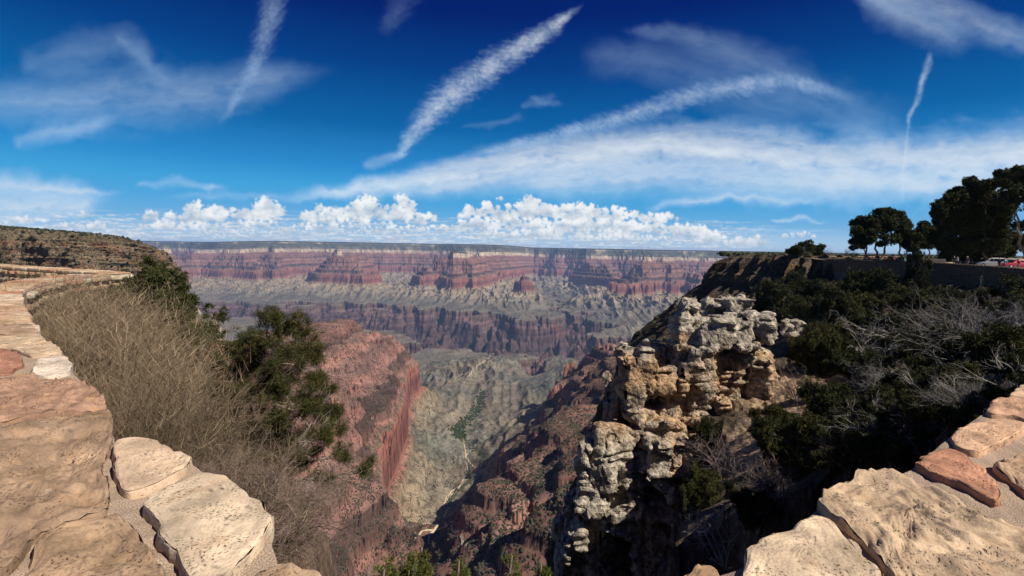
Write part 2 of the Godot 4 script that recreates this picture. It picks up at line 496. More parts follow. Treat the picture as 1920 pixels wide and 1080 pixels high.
func base_q(a: float, d: float, wob: FastNoiseLite) -> Vector2:
	# metres away from the nearest rim or crest; and the same for the beds of the rivers
	var p := Vector2(a * d, -d)
	var far := ss(2600.0, 6000.0, d)
	p += Vector2(wob.get_noise_2d(p.x, p.y), wob.get_noise_2d(p.x + 9000.0, p.y)) * 150.0 * far
	var q := 3000.0
	for r in ridges:
		var s := seg(p, r[0], r[1])
		q = minf(q, s.x * r[4] + lerpf(r[2], r[3], s.y))
	var rim := far_rim(a)
	q = minf(q, (rim + wob.get_noise_2d(p.x * 0.6 + 4000.0, 300.0) * 900.0 - d) * (0.9 if rim > d else 0.6))
	q = clampf(q, -300.0, 1960.0)
	var bed := -1e4
	for r in rivers:
		var s := seg(p, r[0], r[1])
		var deep := lerpf(r[2], r[3], s.y)
		var side := lerpf(0.36, 0.55, ss(900.0, 1000.0, CX + a * F)) if deep > 2300.0 and p.y < lerpf(r[0].y, r[1].y, s.y) else 1.1
		var b := deep - s.x * (side if deep > 2000.0 else (0.95 if d > 6500.0 else 1.7))
		if b < 1990.0 and deep > 2000.0: b = 1990.0 - (1990.0 - b) * 4.0
		bed = maxf(bed, b)
	return Vector2(q, bed)

func tilt(a: float, d: float) -> float:
	# the beds rise towards the north
	var px := CX + a * F
	var rim := 62.0 * ss(380.0, 520.0, px) * ss(1020.0, 930.0, px)
	return lerpf(46.0 * ss(5600.0, 7600.0, d), rim, ss(9500.0, 12500.0, d))

func canyon_rows(j0: int, j1: int, coarse: PackedVector2Array, cc: int) -> PackedVector3Array:
	# x, y, z per vertex
	var out := PackedVector3Array()
	out.resize(NC * (j1 - j0))
	var n1 := noise(21, 1500, 4, true)
	var n2 := noise(22, 420, 3, false, 0.5)
	var n3 := noise(23, 70, 4, false, 0.55)
	var n4 := noise(24, 300, 3, true)
	var k := 0
	var step := log(D1 / D0) / (NR - 1)
	for j in range(j0, j1):
		var d := D0 * exp(step * j)
		var far := ss(2400.0, 5500.0, d)
		var gj := j / 4.0
		var g0 := int(gj)
		var gt := gj - g0
		for i in NC:
			var a := lerpf(A0, A1, i / float(NC - 1))
			var x := a * d
			var gi := i / 4.0
			var h0 := int(gi)
			var ht := gi - h0
			var o := g0 * cc + h0
			var qb: Vector2 = coarse[o].lerp(coarse[o + 1], ht).lerp(coarse[o + cc].lerp(coarse[o + cc + 1], ht), gt)
			var q := qb.x
			var v2 := n2.get_noise_2d(x, d)
			var v3 := n3.get_noise_2d(x, d)
			var v4 := n4.get_noise_2d(x, d * lerpf(1.0, 0.28, far))
			var v1 := n1.get_noise_2d(x, d)
			var grow := ss(-40.0, 500.0, q)
			var gorge := ss(1700.0, 2100.0, q)
			q += (v1 - 0.45) * lerpf(95.0, 230.0, far) * grow * (1.0 - gorge) + v2 * lerpf(45.0, 75.0, far) * (0.2 + grow) + v3 * lerpf(8.0, 3.0, far) * (0.35 + grow) + v4 * lerpf(34.0, 30.0, far) * grow
			q = minf(q, 1985.0 - v3 * 10.0)
			var bed := qb.y + (v2 * 200.0 + v3 * lerpf(40.0, 8.0, far) + v4 * 120.0 + (v1 - 0.3) * 520.0 * ss(1500.0, 1900.0, qb.y)) * ss(700.0, 1400.0, qb.y) * lerpf(0.45, 1.0, far) + v2 * 14.0
			q = maxf(q, bed)
			var f := clampf((q + 400.0) * 0.5, 0.0, 1547.0)
			var fi := int(f)
			var h := lerpf(profile[fi], profile[fi + 1], f - fi) if far > 0.5 else lerpf(profile_near[fi], profile_near[fi + 1], f - fi)
			h += tilt(a, d) + v3 * 5.0 * grow + (v4 * lerpf(44.0, 95.0, far) + v2 * 55.0 * far) * ss(615.0, 760.0, q) * ss(1985.0, 1300.0, q)
			# the air's own bending away of the ground over such a distance is left out
			out[k] = Vector3(x, h, -d)
			k += 1
	return out

func height_at(x: float, z: float) -> float:
	var d := -z
	var j := clampf(log(d / D0) / log(D1 / D0) * (NR - 1), 0.0, NR - 1.001)
	var i := clampf((x / d - A0) / (A1 - A0) * (NC - 1), 0.0, NC - 1.001)
	var o := int(j) * NC + int(i)
	return lerpf(lerpf(heights[o], heights[o + 1], i - int(i)), lerpf(heights[o + NC], heights[o + NC + 1], i - int(i)), j - int(j))

func canyon_hit(px: float, py: float) -> Vector3:
	# where the sight line through that point of the picture meets the canyon
	var v := ray(px, py)
	var d := 400.0
	while d < D1 * 0.98:
		if v.y * d < height_at(v.x * d, -d):
			return Vector3(v.x * d, height_at(v.x * d, -d), -d)
		d *= 1.004
	return v * d

func strata_image() -> Image:
	# colour of the rock by elevation: rows from +400 (top) to -1450
	var p := [[400, .075, .085, .05], [30, .075, .085, .05], [2, .09, .09, .055], [-4, .34, .28, .21], [-48, .36, .30, .23], [-62, .22, .19, .14], [-100, .34, .28, .21], [-118, .19, .17, .12], [-150, .28, .23, .17], [-164, .22, .18, .13], [-172, .46, .37, .29], [-240, .42, .32, .25], [-258, .34, .22, .17],
		[-266, .215, .115, .095], [-335, .20, .092, .076], [-340, .25, .135, .108], [-378, .21, .105, .084], [-393, .14, .088, .072], [-438, .25, .12, .096], [-462, .15, .088, .074], [-520, .235, .115, .094], [-542, .135, .09, .074], [-600, .235, .12, .096],
		[-612, .18, .12, .09], [-620, .285, .12, .092], [-765, .26, .112, .088], [-785, .27, .20, .14], [-846, .265, .215, .155], [-866, .25, .205, .155], [-905, .205, .173, .138], [-945, .17, .148, .12], [-1000, .155, .134, .112], [-1008, .11, .075, .058], [-1056, .10, .066, .055],
		[-1075, .135, .082, .076], [-1200, .115, .072, .070], [-1400, .085, .058, .060], [-1450, .085, .058, .060]]
	var w := 256
	var h := 1024
	var n := noise(31, 40, 4)
	var streak := noise(32, 14, 3)
	var bytes := PackedByteArray()
	bytes.resize(w * h * 3)
	var r := RandomNumberGenerator.new()
	r.seed = 5
	var bands := PackedFloat32Array()
	var b := 0.0
	var bed := 0.0
	var left := 0
	for j in h:
		if left <= 0:
			left = r.randi_range(7, 24)
			bed = r.randf_range(-1.1, 1.1)
		left -= 1
		b = b * 0.6 + r.randf_range(-1, 1) * 0.55
		bands.append(b * 0.6 + bed)
	var k := 0
	var s := 0
	for j in h:
		var e := 400.0 - 1850.0 * (j + 0.5) / h
		while s < p.size() - 2 and e < p[s + 1][0]: s += 1
		var t := clampf((e - p[s][0]) / float(p[s + 1][0] - p[s][0]), 0, 1)
		var c := Vector3(lerpf(p[s][1], p[s + 1][1], t), lerpf(p[s][2], p[s + 1][2], t), lerpf(p[s][3], p[s + 1][3], t))
		var amp := 0.30 * ss(20.0, -10.0, e) * (1.0 if e > -760.0 else lerpf(0.35, 1.0, ss(-990.0, -1010.0, e)))
		for i in w:
			# wraps round across
			var u := i / float(w) * TAU
			var v := n.get_noise_3d(cos(u) * 60.0, sin(u) * 60.0, j * 0.5) * 0.30 + streak.get_noise_3d(cos(u) * 90.0, sin(u) * 90.0, j * 0.12) * 0.26
			var m := maxf(0.2, 1.0 + bands[j] * amp + v)
			var o := Color(c.x * m, c.y * m * (1.0 + v * 0.12), c.z * m * (1.0 + v * 0.2)).linear_to_srgb()
			bytes[k] = int(clampf(o.r, 0, 1) * 255.0)
			bytes[k + 1] = int(clampf(o.g, 0, 1) * 255.0)
			bytes[k + 2] = int(clampf(o.b, 0, 1) * 255.0)
			k += 3
	return Image.create_from_data(w, h, false, Image.FORMAT_RGB8, bytes)

func scrub_image() -> Image:
	# fine grain of the slopes: dark dots of low scrub and pale dots of rubble
	var n := noise(51, 9, 3)
	n.noise_type = FastNoiseLite.TYPE_CELLULAR
	n.cellular_return_type = FastNoiseLite.RETURN_DISTANCE
	var im := n.get_seamless_image(512, 512)
	var im2 := noise(52, 60, 4).get_seamless_image(512, 512)
	var out := Image.create(512, 512, false, Image.FORMAT_RGB8)
	for j in 512:
		for i in 512:
			var c := im.get_pixel(i, j).r
			var b := im2.get_pixel(i, j).r
			var k := lerpf(0.38, 1.0, ss(0.15, 0.42, c + (b - 0.5) * 0.5))
			out.set_pixel(i, j, Color(k, minf(1.0, k * 1.03), k * 0.99))
	return out

func build_canyon() -> void:
	lay_out()
	var cc := (NC - 1) / 4 + 2
	var cr := (NR - 1) / 4 + 2
	var step := log(D1 / D0) / (NR - 1)
	var coarse := PackedVector2Array()
	for part in in_parts(cr, func(j: int) -> PackedVector2Array:
			var row := PackedVector2Array()
			var wob := noise(25, 2600, 3)
			for i in cc:
				row.append(base_q(lerpf(A0, A1, i * 4 / float(NC - 1)), D0 * exp(step * j * 4), wob))
			return row):
		coarse.append_array(part)
	var v := PackedVector3Array()
	var cuts := 32
	for part in in_parts(cuts, func(k: int) -> PackedVector3Array: return canyon_rows(NR * k / cuts, NR * (k + 1) / cuts, coarse, cc)):
		v.append_array(part)
	heights.resize(v.size())
	for i in v.size(): heights[i] = v[i].y
	# texture place and tint
	var uv := PackedVector2Array()
	var cols := PackedColorArray()
	var uv2 := PackedVector2Array()
	uv2.resize(v.size())
	for i in v.size(): uv2[i] = Vector2(v[i].x, v[i].z + v[i].y * 0.4) / 260.0
	for part in in_parts(cuts, func(k: int) -> Array: return canyon_skin(v, NR * k / cuts, NR * (k + 1) / cuts)):
		uv.append_array(part[0])
		cols.append_array(part[1])
	var m := StandardMaterial3D.new()
	m.albedo_texture = ImageTexture.create_from_image(strata_image())
	m.vertex_color_use_as_albedo = true
	m.roughness = 1.0
	m.metallic_specular = 0.1
	m.detail_enabled = true
	m.detail_blend_mode = BaseMaterial3D.BLEND_MODE_MUL
	m.detail_uv_layer = BaseMaterial3D.DETAIL_UV_2
	m.detail_albedo = ImageTexture.create_from_image(scrub_image())
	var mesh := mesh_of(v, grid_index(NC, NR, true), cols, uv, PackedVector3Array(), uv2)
	struct("canyon_terrain", mesh, m)

func canyon_skin(v: PackedVector3Array, j0: int, j1: int) -> Array:
	var uv := PackedVector2Array()
	var cols := PackedColorArray()
	uv.resize(NC * (j1 - j0))
	cols.resize(uv.size())
	var n := noise(41, 240, 4)
	var n2 := noise(42, 24, 3)
	var n3 := noise(43, 700, 3)
	var k := 0
	for j in range(j0, j1):
		var jn := mini(j + 1, NR - 1)
		var jp := maxi(j - 1, 0)
		for i in NC:
			var p := v[j * NC + i]
			var dx := v[j * NC + mini(i + 1, NC - 1)] - v[j * NC + maxi(i - 1, 0)]
			var dz := v[jn * NC + i] - v[jp * NC + i]
			var up := dx.cross(dz).normalized()
			var flat := absf(up.y)
			var d := -p.z
			var a := p.x / d
			var w := n.get_noise_2d(p.x, p.z)
			var w2 := n2.get_noise_2d(p.x, p.z)
			var w3 := n3.get_noise_2d(p.x, p.z)
			var e := p.y - tilt(a, d) + w * 9.0 + w2 * 3.0
			uv[k] = Vector2((p.x * 0.8 + p.z * 0.6) / 900.0, (400.0 - e) / 1850.0)
			var c := Vector3.ONE * (1.0 + w * 0.35 + w2 * 0.35)
			# scree and scrub on the gentler ground of the red beds
			var scrub := ss(0.70, 0.86, flat) * ss(-770.0, -700.0, e) * ss(-10.0, -60.0, e)
			c = c.lerp(Vector3(.62, .80, .80) * (1.0 + w2 * 0.5), scrub * 0.4)
			# greener and browner patches of the lower slopes
			if e < -780.0 and e > -1000.0:
				c *= Vector3(1.0 + w3 * 0.55, 1.0 + w3 * 0.36, 1.0 + w3 * 0.25)
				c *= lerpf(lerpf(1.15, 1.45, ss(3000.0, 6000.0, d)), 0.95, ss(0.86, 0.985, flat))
			if e < -1010.0:
				c *= Vector3(1.0, 1.0, 1.0).lerp(Vector3(2.1, 1.05, .95), ss(0.30, 0.55, w3 + w * 0.4) * ss(-1330.0, -1250.0, e))
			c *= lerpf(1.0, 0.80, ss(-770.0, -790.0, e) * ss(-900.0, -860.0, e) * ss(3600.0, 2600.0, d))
			# forest hangs on the upper slopes of the far side
			var woods := ss(6500.0, 9000.0, d) * ss(-170.0, -140.0, e) * ss(0.80, 0.10, w3 + w * 0.5 - ss(-40.0, -60.0, e) * ss(-105.0, -90.0, e) * 0.3)
			c = c.lerp(Vector3(.22, .28, .30), woods * 0.95)
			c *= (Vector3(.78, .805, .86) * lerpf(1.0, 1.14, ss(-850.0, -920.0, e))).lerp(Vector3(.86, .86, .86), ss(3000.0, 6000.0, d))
			cols[k] = Color(c.x, c.y, c.z)
			k += 1
	return [uv, cols]

# ---------------------------------------------------------------- materials and rock

func grain_image(s: int, wave: float, low: float, side := 512, ridged := false) -> ImageTexture:
	# grey mottling, white where it leaves the colour alone
	var n := noise(s, wave, 5, ridged, 0.6)
	var im := n.get_seamless_image(side, side)
	im.convert(Image.FORMAT_RGB8)
	var d := im.get_data()
	for i in d.size():
		d[i] = int(lerpf(low, 1.0, smoothstep(0.15, 0.8, d[i] / 255.0)) * 255.0)
	return ImageTexture.create_from_image(Image.create_from_data(side, side, false, Image.FORMAT_RGB8, d))

func pits_image(s: int, side := 512, swell := 0.75) -> ImageTexture:
	# relief of weathered limestone: swells with small dark pits and cracks
	var a := noise(s, 90, 5, false, 0.62).get_seamless_image(side, side)
	var b := noise(s + 1, 60, 3, true).get_seamless_image(side, side)
	var cn := noise(s + 2, 22, 2)
	cn.noise_type = FastNoiseLite.TYPE_CELLULAR
	cn.cellular_return_type = FastNoiseLite.RETURN_DISTANCE
	cn.domain_warp_enabled = true
	cn.domain_warp_amplitude = 20.0
	var c := cn.get_seamless_image(side, side)
	var da := a.get_data()
	var db := b.get_data()
	var dc := c.get_data()
	for i in da.size():
		var v := da[i] / 255.0 * swell
		v -= smoothstep(0.86, 0.98, db[i] / 255.0) * 0.35
		v -= smoothstep(0.22, 0.05, dc[i] / 255.0) * smoothstep(0.45, 0.7, da[i] / 255.0) * 0.4
		da[i] = int(clampf(v + 0.25, 0.0, 1.0) * 255.0)
	var im := Image.create_from_data(side, side, false, a.get_format(), da)
	return ImageTexture.create_from_image(im)

func stone_image(s: int) -> ImageTexture:
	# skin of a weathered flagstone: mottles, grain, sparse cracks, clusters of small pits
	var side := 1024
	var big := noise(s, 260, 4, false, 0.55).get_seamless_image(side, side).get_data()
	var small := noise(s + 1, 14, 3, false, 0.6).get_seamless_image(side, side).get_data()
	var where := noise(s + 2, 190, 3).get_seamless_image(side, side).get_data()
	var rn := noise(s + 3, 330, 3, true, 0.45)
	rn.domain_warp_enabled = true
	rn.domain_warp_amplitude = 40.0
	rn.domain_warp_frequency = 0.02
	var crack := rn.get_seamless_image(side, side).get_data()
	var out := PackedByteArray()
	out.resize(side * side)
	for i in out.size():
		var w := where[i] / 255.0
		var v := 0.80 + 0.24 * (big[i] / 255.0 - 0.4) + 0.16 * (small[i] / 255.0 - 0.5)
		if crack[i] > 236: v -= (crack[i] - 236) / 19.0 * 0.55 * smoothstep(0.35, 0.55, w)
		if small[i] < 84: v -= (84 - small[i]) / 84.0 * 0.55 * smoothstep(0.46, 0.64, w)
		out[i] = int(clampf(v, 0.12, 1.0) * 255.0)
	return ImageTexture.create_from_image(Image.create_from_data(side, side, false, Image.FORMAT_L8, out))

func rock_material(tex: Texture2D, relief: Texture2D, size: float, depth: float, tint := Color.WHITE, relief_size := 0.0) -> StandardMaterial3D:
	# size: metres across one repeat; depth in centimetres
	var m := StandardMaterial3D.new()
	m.vertex_color_use_as_albedo = true
	m.albedo_color = tint
	m.albedo_texture = tex
	m.uv1_triplanar = true
	m.uv1_world_triplanar = true
	m.uv1_triplanar_sharpness = 4.0
	m.uv1_scale = Vector3.ONE / size
	m.roughness = 0.95
	m.metallic_specular = 0.2
	if relief:
		m.heightmap_enabled = true
		m.heightmap_texture = relief
		m.heightmap_scale = depth
	return m

func plain(r: float, g: float, b: float, rough := 0.9, both := false) -> StandardMaterial3D:
	var m := StandardMaterial3D.new()
	m.albedo_color = lin(r, g, b)
	m.roughness = rough
	m.metallic_specular = 0.25
	m.vertex_color_use_as_albedo = true
	if both: m.cull_mode = BaseMaterial3D.CULL_DISABLED
	return m

func make_materials() -> void:
	M.grain = grain_image(61, 120, 0.62)
	M.sand = grain_image(65, 14, 0.66)
	M.grain2 = grain_image(62, 30, 0.45)
	M.pits = pits_image(63)
	M.cliff = rock_material(M.grain2, M.pits, 9.0, 40.0)
	M.far_cliff = rock_material(M.grain2, M.pits, 60.0, 200.0)
	M.pillar = rock_material(M.grain, M.pits, 3.2, 26.0)
	M.skin = stone_image(67)
	M.stone = rock_material(M.skin, M.skin, 0.9, 0.8)
	M.mortar = rock_material(M.sand, M.sand, 0.20, 0.35)
	M.soil = rock_material(M.grain, M.pits, 2.4, 5.0)
	M.masonry = rock_material(M.grain2, M.pits, 2.0, 5.0)
	M.soil_flat = plain(.30, .25, .19)
	M.low_stone = plain(2.2, 2.0, 1.9)
	M.low_stone.albedo_color = Color(1, 1, 1)
	M.plank = plain(.42, .35, .27)
	M.bark = plain(.16, .13, .11)
	M.dead = plain(.42, .40, .38)
	M.needle = plain(1, 1, 1, 0.7, true)
	M.straw = plain(1, 1, 1, 0.85, true)

# signed distance to a mesh: surface nets on a grid, coarse pass first

func surface_nets(lo: Vector3, hi: Vector3, cell: float, dist: Callable, band := 1.0, prepare = null) -> Array:
	var n := Vector3i(((hi - lo) / cell).ceil()) + Vector3i.ONE
	var nx := n.x
	var ny := n.y
	var nz := n.z
	var field := PackedFloat32Array()
	field.resize(nx * ny * nz)
	field.fill(9.0)
	var C := 4
	var active := []
	for bz in range(0, nz, C):
		for by in range(0, ny, C):
			for bx in range(0, nx, C):
				var mid := lo + Vector3(bx + C * 0.5 - 0.5, by + C * 0.5 - 0.5, bz + C * 0.5 - 0.5) * cell
				if prepare != null: prepare.call(mid, cell * C)
				var dm: float = dist.call(mid)
				if absf(dm) > cell * C * 0.9 + band:
					if dm < 0.0:
						for z in range(bz, mini(bz + C, nz)):
							for y in range(by, mini(by + C, ny)):
								for x in range(bx, mini(bx + C, nx)):
									field[(z * ny + y) * nx + x] = -9.0
					continue
				active.append(Vector3i(bx, by, bz))
				for z in range(bz, mini(bz + C, nz)):
					for y in range(by, mini(by + C, ny)):
						for x in range(bx, mini(bx + C, nx)):
							field[(z * ny + y) * nx + x] = dist.call(lo + Vector3(x, y, z) * cell)
	var verts := PackedVector3Array()
	var at_cell := PackedInt32Array()
	at_cell.resize(nx * ny * nz)
	at_cell.fill(-1)
	var offs := PackedInt32Array([0, 1, nx, nx + 1, nx * ny, nx * ny + 1, nx * ny + nx, nx * ny + nx + 1])
	var corner := [Vector3(0, 0, 0), Vector3(1, 0, 0), Vector3(0, 1, 0), Vector3(1, 1, 0), Vector3(0, 0, 1), Vector3(1, 0, 1), Vector3(0, 1, 1), Vector3(1, 1, 1)]
	var edges := [[0, 1], [2, 3], [4, 5], [6, 7], [0, 2], [1, 3], [4, 6], [5, 7], [0, 4], [1, 5], [2, 6], [3, 7]]
	for blk in active:
		for z in range(blk.z, mini(blk.z + C, nz - 1)):
			for y in range(blk.y, mini(blk.y + C, ny - 1)):
				var o := (z * ny + y) * nx
				for x in range(blk.x, mini(blk.x + C, nx - 1)):
					var c := o + x
					var inside := 0
					for k in 8:
						if field[c + offs[k]] < 0.0: inside += 1
					if inside == 0 or inside == 8: continue
					var sum := Vector3.ZERO
					var count := 0
					for e in edges:
						var a := field[c + offs[e[0]]]
						var b := field[c + offs[e[1]]]
						if (a < 0.0) != (b < 0.0):
							sum += corner[e[0]].lerp(corner[e[1]], a / (a - b))
							count += 1
					at_cell[c] = verts.size()
					verts.append(lo + (Vector3(x, y, z) + sum / count) * cell)
	var idx := PackedInt32Array()
	var strides := [1, nx, nx * ny]
	for blk in active:
		for z in range(maxi(blk.z, 1), mini(blk.z + C, nz - 1)):
			for y in range(maxi(blk.y, 1), mini(blk.y + C, ny - 1)):
				for x in range(maxi(blk.x, 1), mini(blk.x + C, nx - 1)):
					var c := (z * ny + y) * nx + x
					var s := field[c] < 0.0
					for axis in 3:
						if s == (field[c + strides[axis]] < 0.0): continue
						var u: int = strides[(axis + 1) % 3]
						var w: int = strides[(axis + 2) % 3]
						var q0 := at_cell[c]
						var q1 := at_cell[c - u]
						var q2 := at_cell[c - u - w]
						var q3 := at_cell[c - w]
						if mini(mini(q0, q1), mini(q2, q3)) < 0: continue
						if s:
							idx.append_array([q0, q2, q1, q0, q3, q2])
						else:
							idx.append_array([q0, q1, q2, q0, q2, q3])
	return [verts, idx]

func smooth_normals(v: PackedVector3Array, idx: PackedInt32Array) -> PackedVector3Array:
	var n := PackedVector3Array()
	n.resize(v.size())
	for i in range(0, idx.size(), 3):
		var f := (v[idx[i + 2]] - v[idx[i]]).cross(v[idx[i + 1]] - v[idx[i]])
		n[idx[i]] += f
		n[idx[i + 1]] += f
		n[idx[i + 2]] += f
	for i in n.size(): n[i] = n[i].normalized()
	return n

func box_distance(p: Vector3, mid: Vector3, half: Vector3, r: float) -> float:
	var q := (p - mid).abs() - half + Vector3.ONE * r
	return q.max(Vector3.ZERO).length() + minf(maxf(q.x, maxf(q.y, q.z)), 0.0) - r

# a cliff as a sheet that follows a rim line and drops along a profile

func cliff_sheet(line: Array, prof: Array, ns: int, nt: int, rough: float, s: int, tone: Callable) -> Array:
	var pts := []
	for l in line: pts.append(at(l[0], l[2], l[1]))
	var length := 0.0
	for i in pts.size() - 1: length += pts[i].distance_to(pts[i + 1])
	var plen := 0.0
	for i in prof.size() - 1: plen += Vector2(prof[i][0], prof[i][1]).distance_to(Vector2(prof[i + 1][0], prof[i + 1][1]))
	var big := noise(s, 55.0 * rough, 3, true)
	var mid := noise(s + 1, 14.0 * rough, 4, false, 0.6)
	var beds := noise(s + 2, 5.0 * rough, 3)
	var v := PackedVector3Array()
	var cols := PackedColorArray()
	for j in nt:
		var w := plen * j / (nt - 1)
		var k := 0
		while k < prof.size() - 2:
			var l := Vector2(prof[k][0], prof[k][1]).distance_to(Vector2(prof[k + 1][0], prof[k + 1][1]))
			if w <= l: break
			w -= l
			k += 1
		var l2 := Vector2(prof[k][0], prof[k][1]).distance_to(Vector2(prof[k + 1][0], prof[k + 1][1]))
		var t := clampf(w / l2, 0, 1)
		var out := lerpf(prof[k][0], prof[k + 1][0], t)
		var drop := lerpf(prof[k][1], prof[k + 1][1], t)
		for i in ns:
			var u := length * i / (ns - 1)
			var q := 0
			while q < pts.size() - 2 and u > pts[q].distance_to(pts[q + 1]):
				u -= pts[q].distance_to(pts[q + 1])
				q += 1
			var f := clampf(u / pts[q].distance_to(pts[q + 1]), 0, 1)
			var p: Vector3 = pts[q].lerp(pts[q + 1], f)
			# the way out: blended between the neighbouring stretches
			var d0: Vector3 = pts[q + 1] - pts[q]
			var d1: Vector3 = (pts[q + 2] - pts[q + 1]) if f > 0.5 and q < pts.size() - 2 else ((pts[q] - pts[q - 1]) if f < 0.5 and q > 0 else d0)
			var dir := d0.normalized().lerp(d1.normalized(), absf(f - 0.5))
			var side := Vector3(-dir.z, 0, dir.x).normalized()
			var s0 := length * i / (ns - 1)
			var deep := ss(0.0, 14.0 * rough, drop)
			var push := big.get_noise_3d(s0, drop * 0.25, 0) * 32.0 * rough * deep + mid.get_noise_3d(s0, drop * 1.3, 7.0) * 5.0 * rough * deep
			push += beds.get_noise_2d(drop * 2.0, s0 * 0.05) * (3.6 if rough > 0.5 else 2.2) * rough * deep
			var vp := p + side * (out + push)
			vp.y = p.y - drop + mid.get_noise_3d(vp.x, 3.0, vp.z) * 2.0 * rough
			v.append(vp)
			cols.append(tone.call(vp, drop, s0, push))
	return [v, cols]

func build_promontories() -> void:
	var n := noise(71, 16, 4, false, 0.6)
	var n2 := noise(72, 2.6, 2)
	# left: the cliff beyond the parapet
	var prof := [[-150, -6], [-30, -1], [0, 0], [9, 6], [13, 17], [19, 20], [21, 36], [27, 39], [30, 78], [36, 82], [39, 122], [60, 134], [66, 160], [160, 230]]
	var r := cliff_sheet([[-420, 470, 404], [-240, 560, 415], [-60, 660, 424], [60, 720, 431], [150, 780, 437], [215, 840, 443], [258, 890, 452], [279, 915, 462], [289, 960, 486], [293, 1060, 520]], prof, 420, 150, 1.0, 73,
		func(p: Vector3, drop: float, s0: float, push: float) -> Color:
			var band := n2.get_noise_2d(drop, s0 * 0.01)
			var c := Vector3(.34, .26, .18).lerp(Vector3(.36, .20, .115), ss(-0.1, 0.35, n.get_noise_2d(s0, drop)))
			c = c.lerp(Vector3(.20, .16, .12), ss(0.1, 0.5, band)) * (1.0 + band * 0.25)
			if drop < 14.0: c = c.lerp(Vector3(.20, .17, .11), 0.6)
			c *= 0.62 + band * 0.25
			return Color(c.x, c.y, c.z))
	struct("left_cliff", mesh_of(r[0], grid_index(420, 150), r[1]), M.far_cliff)
	M.left_cliff_points = r[0]
	# right: the nearer point of the rim below the parapet's end
	prof = [[-60, 0], [-10, 0], [0, 0], [1.0, 1.2], [1.6, 5], [3.5, 6.2], [4.2, 9.5], [8, 12], [30, 32], [42, 60], [60, 120]]
	r = cliff_sheet([[1350, 240, 500], [1362, 190, 484], [1378, 165, 478], [1410, 150, 477], [1480, 138, 479], [1560, 128, 482], [1640, 118, 486]], prof, 300, 130, 0.16, 76,
		func(p: Vector3, drop: float, s0: float, push: float) -> Color:
			var band := n2.get_noise_2d(drop * 3.0, s0 * 0.05)
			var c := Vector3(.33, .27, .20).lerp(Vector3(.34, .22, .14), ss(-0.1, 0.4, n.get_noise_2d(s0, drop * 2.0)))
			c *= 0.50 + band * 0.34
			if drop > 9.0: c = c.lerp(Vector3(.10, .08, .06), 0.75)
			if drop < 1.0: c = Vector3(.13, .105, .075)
			return Color(c.x, c.y, c.z))
	M.right_cliff_points = r[0]
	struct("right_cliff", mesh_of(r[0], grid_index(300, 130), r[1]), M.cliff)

# ---------------------------------------------------------------- the near slopes

var rim_line := PackedVector2Array([Vector2(2.9, 2.7), Vector2(16, 13), Vector2(45, 35), Vector2(70, 60), Vector2(78, 78), Vector2(80, 130)])
var left_wall_line := PackedVector2Array([Vector2(0.3, 1.1), Vector2(-0.5, 1.15), Vector2(-1.9, 2.34), Vector2(-4.15, 4.4), Vector2(-8.3, 8.4), Vector2(-10.6, 12.9), Vector2(-17, 15.5)])
var slope_noise := FastNoiseLite.new()

func slope_height(x: float, d: float) -> float:
	# ground outside the parapets; d is the depth (-z)
	var p := Vector2(x, d)
	var bump := slope_noise.get_noise_2d(x, d)
	# right bowl
	var s := poly(p, rim_line)
	var k := lerpf(0.92, 0.42, ss(14.0, 60.0, d))
	var right := -1.5 - 3.8 * ss(50.0, 70.0, d) - s * k
	var edge := 4.0 + d * 0.30 + bump * 3.0 + 2.0 * sin(d * 0.21)
	right -= maxf(0.0, edge - x) * 2.6
	right -= maxf(0.0, d - 118.0) * 0.8
	# left shoulder under the bushes and the little pinyon
	s = poly(p, left_wall_line)
	var left := -2.05 - s * 0.62 - maxf(0.0, s - 3.2) * 0.8
	left -= maxf(0.0, x - (-0.2 - d * 0.42) + bump * 1.4) * 3.2
	return maxf(maxf(left, right) + bump * minf(1.6, 0.12 + d * 0.025), -170.0)

func slope_hit(px: float, py: float) -> Vector3:
	var v := ray(px, py)
	var d := 1.3
	while d < 150.0:
		if v.y * d < slope_height(v.x * d, d): break
		d *= 1.006
	return Vector3(v.x * d, slope_height(v.x * d, d), -d)

func build_slopes() -> void:
	slope_noise.seed = 81
	slope_noise.frequency = 0.16
	slope_noise.fractal_octaves = 5
	slope_noise.fractal_gain = 0.55
	var n := noise(82, 6, 4)
	var nc := 380
	var nr := 300
	var v := PackedVector3Array()
	var cols := PackedColorArray()
	for j in nr:
		var d := 1.15 * exp(log(150.0 / 1.15) * j / (nr - 1))
		for i in nc:
			var a := lerpf(-1.6, 1.5, i / float(nc - 1))
			var x := a * d
			var y := slope_height(x, d)
			v.append(Vector3(x, y, -d))
			var w := n.get_noise_2d(x, d)
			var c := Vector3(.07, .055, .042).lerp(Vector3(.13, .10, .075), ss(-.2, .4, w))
			# the sandy gully beside the pillar
			var gully := seg(Vector2(x, d), Vector2(15.0, 32.0), Vector2(26.0, 46.0)).x
			c = c.lerp(Vector3(.40, .29, .19), ss(4.2, 1.5, gully + w * 2.0))
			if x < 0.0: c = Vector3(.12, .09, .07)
			cols.append(Color(c.x, c.y, c.z))
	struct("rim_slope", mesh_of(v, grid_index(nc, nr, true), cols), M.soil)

# ---------------------------------------------------------------- the limestone pillar

var pillar_parts := []
var pillar_a := FastNoiseLite.new()
var pillar_b := FastNoiseLite.new()
var pillar_c := FastNoiseLite.new()
var pillar_d := FastNoiseLite.new()
var pillar_e := FastNoiseLite.new()

var pillar_near := []

func pillar_prepare(mid: Vector3, size: float) -> void:
	pillar_near.clear()
	for b in pillar_parts:
		var q: Vector3 = ((mid - b[0]) as Vector3).abs() - b[4]
		if maxf(q.x, maxf(q.y, q.z)) < 3.0 + size: pillar_near.append(b)

